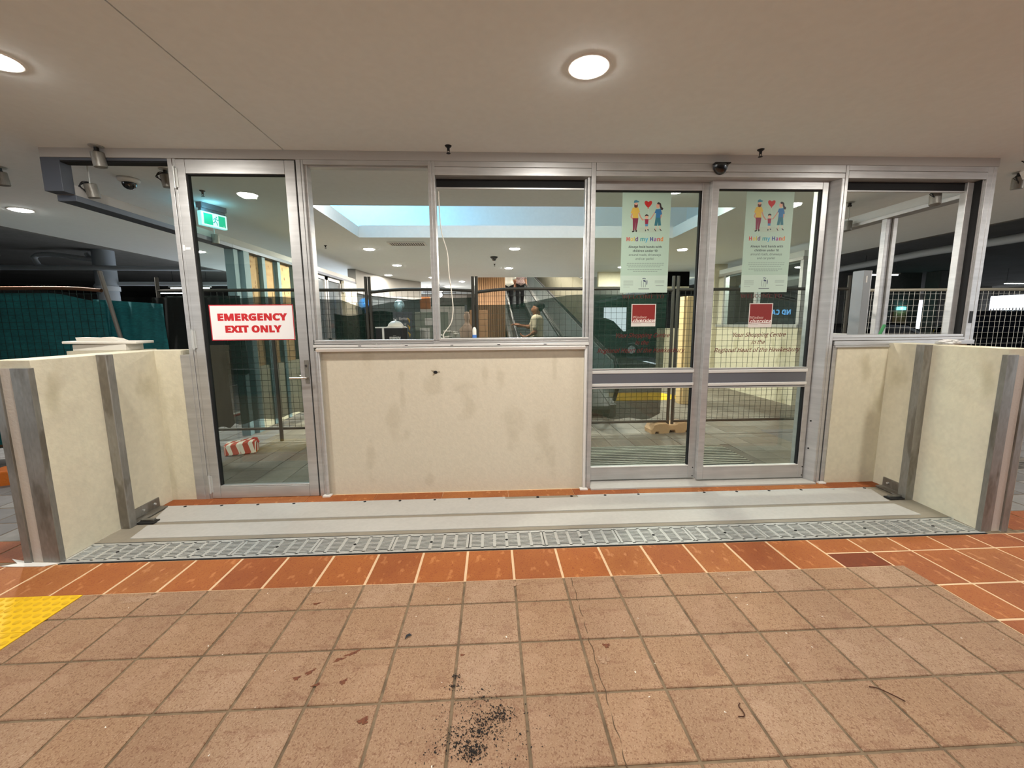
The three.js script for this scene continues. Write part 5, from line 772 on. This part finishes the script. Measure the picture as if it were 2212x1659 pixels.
function balloon(label, pos, col) { const o = thing('balloon', label, 'balloon', pos, 0, 'foil balloons by the florist'); part('bulb', lathe([[0, -0.2], [0.03, -0.17], [0.12, -0.06], [0.145, 0.04], [0.11, 0.13], [0.05, 0.17], [0, 0.18]], 20), phy({ color: col, metalness: 0.3, roughness: 0.2, clearcoat: 0.5 }), o); part('knot', cyl(0.012, 0.02, [0, -0.195, 0], [0, -0.225, 0], 8), phy({ color: col, roughness: 0.4 }), o); part('ribbon', tube([[0, -0.22, 0], [0.03, -0.5, 0.01], [-0.02, -0.9, 0], [0.0, -(pos[1] - 1.2), 0]], 0.004, 20, 5), M.white, o); return o; }
balloon('blue foil balloon left of the fence post', [-3.2, 2.05, -7.2], '#2f6fb0'); balloon('silvery blue foil balloon right of the fence post', [-2.42, 2.02, -7.6], '#9cc3cf');
{ const o = thing('hanging_sign', 'orange box sign hanging in the mall behind the fence', 'hanging sign', [-2.55, 2.45, -12.2]); part('box', rb(-0.62, 0.30, -0.32, 0.12, -0.06, 0.06, 0.02), std({ color: '#c87743', emissive: new THREE.Color(0.9, 0.4, 0.15), emissiveIntensity: 1.2, roughness: 0.6 }), o); part('rod', [cyl(0.008, 0.008, [-0.5, 0.1, 0], [-0.5, 0.5, 0], 6), cyl(0.008, 0.008, [0.2, 0.1, 0], [0.2, 0.5, 0], 6)], M.black, o); }
for (const [x, y, w, h, lb] of [[-1.50, 1.62, 0.22, 0.17, 'upper white notice sheet pinned up behind the fence'], [-1.62, 1.33, 0.24, 0.28, 'lower left white notice sheet pinned up behind the fence'], [-1.32, 1.33, 0.16, 0.28, 'lower right white notice sheet pinned up behind the fence']]) one('notice_sheet', bx(x - w / 2, x + w / 2, y - h / 2, y + h / 2, -6.62, -6.615), M.white, lb, 'notice', 'white notice sheets');
one('notice_screen', [rb(-1.85, -1.05, 0, 1.85, -6.66, -6.62, 0.004)], std({ color: '#8d9388', roughness: 0.8 }), 'pale green-grey screen panel carrying the white notice sheets', 'screen panel');
{ const o = thing('shop_dummy', 'pale shop dummy torso left of the green fence post', 'shop dummy', [-0.62, 0, -7.0]); part('torso', lathe([[0, 0.9], [0.16, 0.95], [0.17, 1.2], [0.20, 1.42], [0.08, 1.55], [0.05, 1.62], [0.085, 1.75], [0.05, 1.86], [0, 1.87]], 20), std({ color: '#b9a08c', roughness: 0.7 }), o); part('stand', [cyl(0.015, 0.015, [0, 0, 0], [0, 0.92, 0], 8), cyl(0.16, 0.15, [0, 0, 0], [0, 0.02, 0], 20)], M.black, o); }
one('timber_counter', [rb(-0.62, -0.10, 0, 1.95, -8.6, -8.3, 0.01)], M.wood, 'warm timber counter end left of the timber slat wall', 'counter');

// ---------------------------------------------------------------- car park things
{ const o = thing('white_bollard', 'square white bollard with an orange cap outside, seen through the exit door', 'bollard', [-4.59, 0, -4.4]); part('shaft', rb(-0.13, 0.13, 0, 0.74, -0.1, 0.1, 0.01), M.white, o); part('cap', rb(-0.14, 0.14, 0.74, 0.76, -0.11, 0.11, 0.004), M.footOrange, o); }
one('kerb_marking', [slab([[-4.72, -3.2], [-4.58, -3.2], [-4.42, -4.28], [-4.54, -4.28]], 0.0, 0.02)], M.white, 'white painted kerb line leading to the bollard', 'floor marking');
one('kerb_marking', [slab([[-4.56, -3.2], [-4.49, -3.2], [-4.34, -4.28], [-4.40, -4.28]], 0.0, 0.018)], M.red, 'red painted edge beside the white kerb line', 'floor marking');
one('bay_line', [bx(-6.92, -6.84, -0.02, -0.012, -9, -5.8)], M.white, 'white parking line on the dark car park floor at left', 'floor marking');
function pipeRun(name, label, pts, r, mat = M.pipe, seg = 40) { const g = new THREE.CurvePath(); const vs = pts.map((p) => V(p)); const c = new THREE.CatmullRomCurve3(vs, false, 'catmullrom', 0.12); return one(name, clean(new THREE.TubeGeometry(c, seg * pts.length, r, 10)), mat, label, 'pipe'); }
pipeRun('service_pipe', 'long grey service pipe across the dark car park ceiling at left', [[-20, 3.10, -8], [-12, 3.09, -8], [-8, 3.06, -8], [-6.95, 3.05, -8]], 0.065);
pipeRun('service_pipe', 'grey pipe looping up and over the long service pipe', [[-11.55, 3.09, -8.1], [-11.75, 3.15, -8.1], [-11.85, 3.35, -8.1], [-11.75, 3.42, -8.1], [-11.4, 3.44, -8.1], [-10.6, 3.33, -8.1], [-10.35, 3.28, -8.1], [-10.28, 3.12, -8.1]], 0.06);
pipeRun('service_pipe', 'short grey branch pipe above the white duct column', [[-10.62, 3.48, -8.2], [-10.55, 3.36, -8.2], [-10.35, 3.30, -8.2], [-10.15, 3.33, -8.2], [-10.05, 3.40, -8.2]], 0.05);
pipeRun('service_pipe', 'lower grey service pipe right of the white duct column', [[-10.6, 2.62, -8.3], [-10.5, 2.70, -8.3], [-9.5, 2.70, -8.3], [-6.95, 2.69, -8.3]], 0.055);
pipeRun('service_pipe', 'stub of grey pipe at the left photo edge', [[-14, 3.42, -7.6], [-12.2, 3.34, -7.6]], 0.07);
pipeRun('service_pipe', 'silver service pipe under the car park ceiling at right', [[9.0, 2.93, 1.7], [9.0, 2.93, -3.2], [9.05, 2.95, -4.9], [9.2, 2.93, -6.5], [9.4, 2.9, -12]], 0.075, M.pipe);
{ const o = thing('duct_column', 'white round column with a collar in the dark car park at left', 'column', [-10.2, 0, -8.2]); part('shaft', cyl(0.23, 0.23, [0, 0, 0], [0, 3.55, 0], 24), std({ color: '#a9b2bb', roughness: 0.6 }), o); part('collar', cyl(0.26, 0.26, [0, 2.50, 0], [0, 2.62, 0], 24), M.pipe, o); }
for (const [x, z, lb] of [[-11.2, -12, 'fluorescent batten light above the teal cloth at left'], [-9.3, -10, 'fluorescent batten light beside the fence post at left'], [12.0, -9, 'fluorescent batten light under the dark car park ceiling at right'], [20.5, -12, 'far fluorescent batten light in the car park at right'], [-12.5, -3, 'added unseen batten light that brightens the car park at left'], [11.5, 1.5, 'added unseen batten light that brightens the car park at right']]) {  // the last two are unseen, added to brighten the dark car park
  const o = thing('batten_light', lb, 'light fitting', [x, x < 0 ? 2.72 : 2.95, z], 0, 'fluorescent battens in the car park'); part('housing', rb(-0.62, 0.62, 0.03, 0.07, -0.05, 0.05, 0.005), M.white, o); part('tube', cyl(0.014, 0.014, [-0.58, 0.01, 0], [0.58, 0.01, 0], 10), std({ color: '#fff', emissive: new THREE.Color(0.75, 0.9, 1), emissiveIntensity: 40 }), o); part('hanger', [cyl(0.005, 0.005, [-0.5, 0.06, 0], [-0.5, 0.6, 0], 6), cyl(0.005, 0.005, [0.5, 0.06, 0], [0.5, 0.6, 0], 6)], M.black, o);
  const l = new THREE.RectAreaLight(new THREE.Color(0.72, 0.88, 1), 340, 1.16, 0.04); l.position.y = -0.02; l.rotation.x = -Math.PI / 2; o.add(l); }
for (const [x, z, w, lb] of [[18.35, -13.0, 0.6, 'dark square concrete column in the car park behind the right window'], [29.2, -20.5, 0.7, 'pale concrete column before the daylight opening at right'], [10.5, -15, 0.6, 'square concrete column far behind the right sliding door']]) { const o = thing('concrete_column', lb, 'column', [x, 0, z], 0, 'car park columns'); part('shaft', rb(-w / 2, w / 2, -0.02, 3.55, -w / 2, w / 2, 0.03), M.conc, o); part('corner_guard', [rb(-w / 2 - 0.01, -w / 2 + 0.08, 0, 1.2, w / 2 - 0.01, w / 2 + 0.012)], M.yellow, o); }
struct('wall_plant_room', [bx(13.5, 18.0, 0, 3.55, -13.6, -13.4)], M.conc, 'grey wall inside the car park behind the right window', 'wall');
one('plywood_door', rb(16.9, 17.5, -0.02, 1.95, -13.39, -13.36, 0.004), M.ply, 'plywood board leaning on the grey car park wall', 'board');
{ const o = thing('wall_exit_light', 'small cyan lit exit light on the grey car park wall', 'exit sign', [17.2, 2.08, -13.36]); part('panel', rb(-0.2, 0.2, -0.07, 0.07, 0, 0.04, 0.005), std({ color: '#9ff', emissive: new THREE.Color(0.3, 1, 0.95), emissiveIntensity: 6 }), o); const l = new THREE.PointLight(new THREE.Color(0.3, 1, 0.95), 0.5, 0, 2); l.position.z = 0.1; o.add(l); }
{ const o = thing('palisade_fence', 'dark upright bar fence in front of the far daylight opening at right', 'fence', [0, 0, 0]); for (let i = 0; i < 70; i++) part('bar', bx(31.0, 31.03, -0.02, 2.3, -24 + i * 0.16, -23.96 + i * 0.16), M.grey, o); for (const y of [0.4, 2.1]) part('rail', bx(31.03, 31.07, y, y + 0.06, -24, -12.8), M.grey, o); }
// cars
function car(label, pos, ry, col, tall = 0) {
  const o = thing('parked_car', label, 'car', pos, ry, 'parked cars'), h = 1.46 + tall, paint = phy({ color: col, metalness: 0.4, roughness: 0.3, clearcoat: 0.8, clearcoatRoughness: 0.1 }), gl = phy({ color: '#11151a', roughness: 0.05, clearcoat: 1 });
  const low = [[-2.2, 0.35], [-2.15, 0.75], [-2.05, 0.92], [-1.5, 1.0], [1.0, 1.0], [1.75, 0.90], [2.15, 0.72], [2.2, 0.40], [2.1, 0.26], [1.75, 0.26], [1.70, 0.50], [1.45, 0.66], [1.15, 0.62], [0.98, 0.40], [0.95, 0.26], [-0.95, 0.26], [-0.98, 0.40], [-1.15, 0.62], [-1.45, 0.66], [-1.70, 0.50], [-1.75, 0.26], [-2.1, 0.26]];
  part('body', extr(low, 1.66, 0.06).translate(0, 0, -0.83), paint, o);
  const cab = [[-2.0, 0.96], [-1.75, h - 0.18], [-1.35, h - 0.02], [-0.6, h], [0.1, h - 0.04], [0.45, h - 0.18], [1.15, 0.96]]; part('cabin', extr(cab, 1.40, 0.06).translate(0, 0, -0.70), paint, o);
  for (const s of [-1, 1]) { part('side_window', extr([[-1.72, 1.02], [-1.55, h - 0.22], [-1.25, h - 0.12], [-0.45, h - 0.10], [-0.45, 1.02]], 0.012).translate(0, 0, s * 0.766 - 0.006), gl, o); part('side_window', extr([[-0.38, 1.02], [-0.38, h - 0.10], [0.1, h - 0.14], [0.35, h - 0.24], [0.92, 1.02]], 0.012).translate(0, 0, s * 0.766 - 0.006), gl, o); part('mirror', rb(0.70, 0.86, 0.98, 1.12, s * 0.96 - 0.09, s * 0.96 + 0.09, 0.03), paint, o); }
  part('windscreen', at(rb(-0.01, 0.01, -0.34, 0.34, -0.66, 0.66, 0.004), 0.84, (0.96 + h - 0.16) / 2, 0, 0, 0, Math.atan2(0.70, h - 1.14)), gl, o); part('rear_window', at(rb(-0.01, 0.01, -0.20, 0.20, -0.62, 0.62, 0.004), -1.945, (0.98 + h - 0.16) / 2, 0, 0, 0, -0.48), gl, o);
  for (const x of [-1.35, 1.35]) for (const s of [-1, 1]) { const w = part('wheel', cyl(0.32, 0.32, [x, 0.32, s * 0.66], [x, 0.32, s * 0.86], 24), M.rubber, o); part('hub', cyl(0.2, 0.19, [x, 0.32, s * 0.85], [x, 0.32, s * 0.875], 16), M.galv, w); }
  for (const s of [-1, 1]) { part('head_lamp', rb(2.08, 2.24, 0.62, 0.75, s * 0.62 - 0.18, s * 0.62 + 0.18, 0.03), M.galv, o); part('tail_lamp', rb(-2.23, -2.12, 0.70, 0.88, s * 0.66 - 0.14, s * 0.66 + 0.14, 0.03), M.red, o); }
  part('grille', rb(2.2, 2.25, 0.40, 0.58, -0.5, 0.5, 0.01), M.black, o); part('number_plate', rb(-2.29, -2.25, 0.55, 0.66, -0.2, 0.2, 0.004), M.white, o); return o;
}
car('dark four-wheel drive parked beyond the right fence at the photo edge', [13.3, -0.02, -6.6], Math.PI + 0.35, '#1b2230', 0.32);
car('black parked car low behind the right window opening', [13.4, -0.02, -10.2], 0.1, '#0d0f14', 0);
car('second dark parked car behind the right window, farther off', [18.4, -0.02, -10.6], 0.05, '#11141b', 0.05);
car('silver grey parked car seen through the right sliding door', [8.4, -0.02, -9.4], Math.PI + 0.1, '#5c626c', 0.1);
car('dark green-grey parked car seen through cloth in the left sliding door', [5.35, -0.02, -17.0], 0, '#39443f', 0.35);
// lit shop sign behind the viewer, mirrored in the right sliding door
{ const t = canvasTex(512, 96, (c, w, h) => { c.fillStyle = '#05070c'; c.fillRect(0, 0, w, h); tx(c, 'ND CA', 256, 78, 'bold 88px sans-serif', '#7fc4ff'); }); const o = thing('lit_shop_sign', 'blue lit shop sign across the car park behind the viewer', 'shop sign', [9.25, 1.86, 9.2], Math.PI); part('box', rb(-0.9, 0.9, -0.2, 0.2, -0.12, -0.01, 0.01), M.black, o); part('letters', new THREE.PlaneGeometry(1.25, 0.235).translate(0, 0, 0.0), std({ map: t, emissive: new THREE.Color(0.6, 0.85, 1), emissiveMap: t, emissiveIntensity: 60 }), o); }

renderer.render(scene, camera);
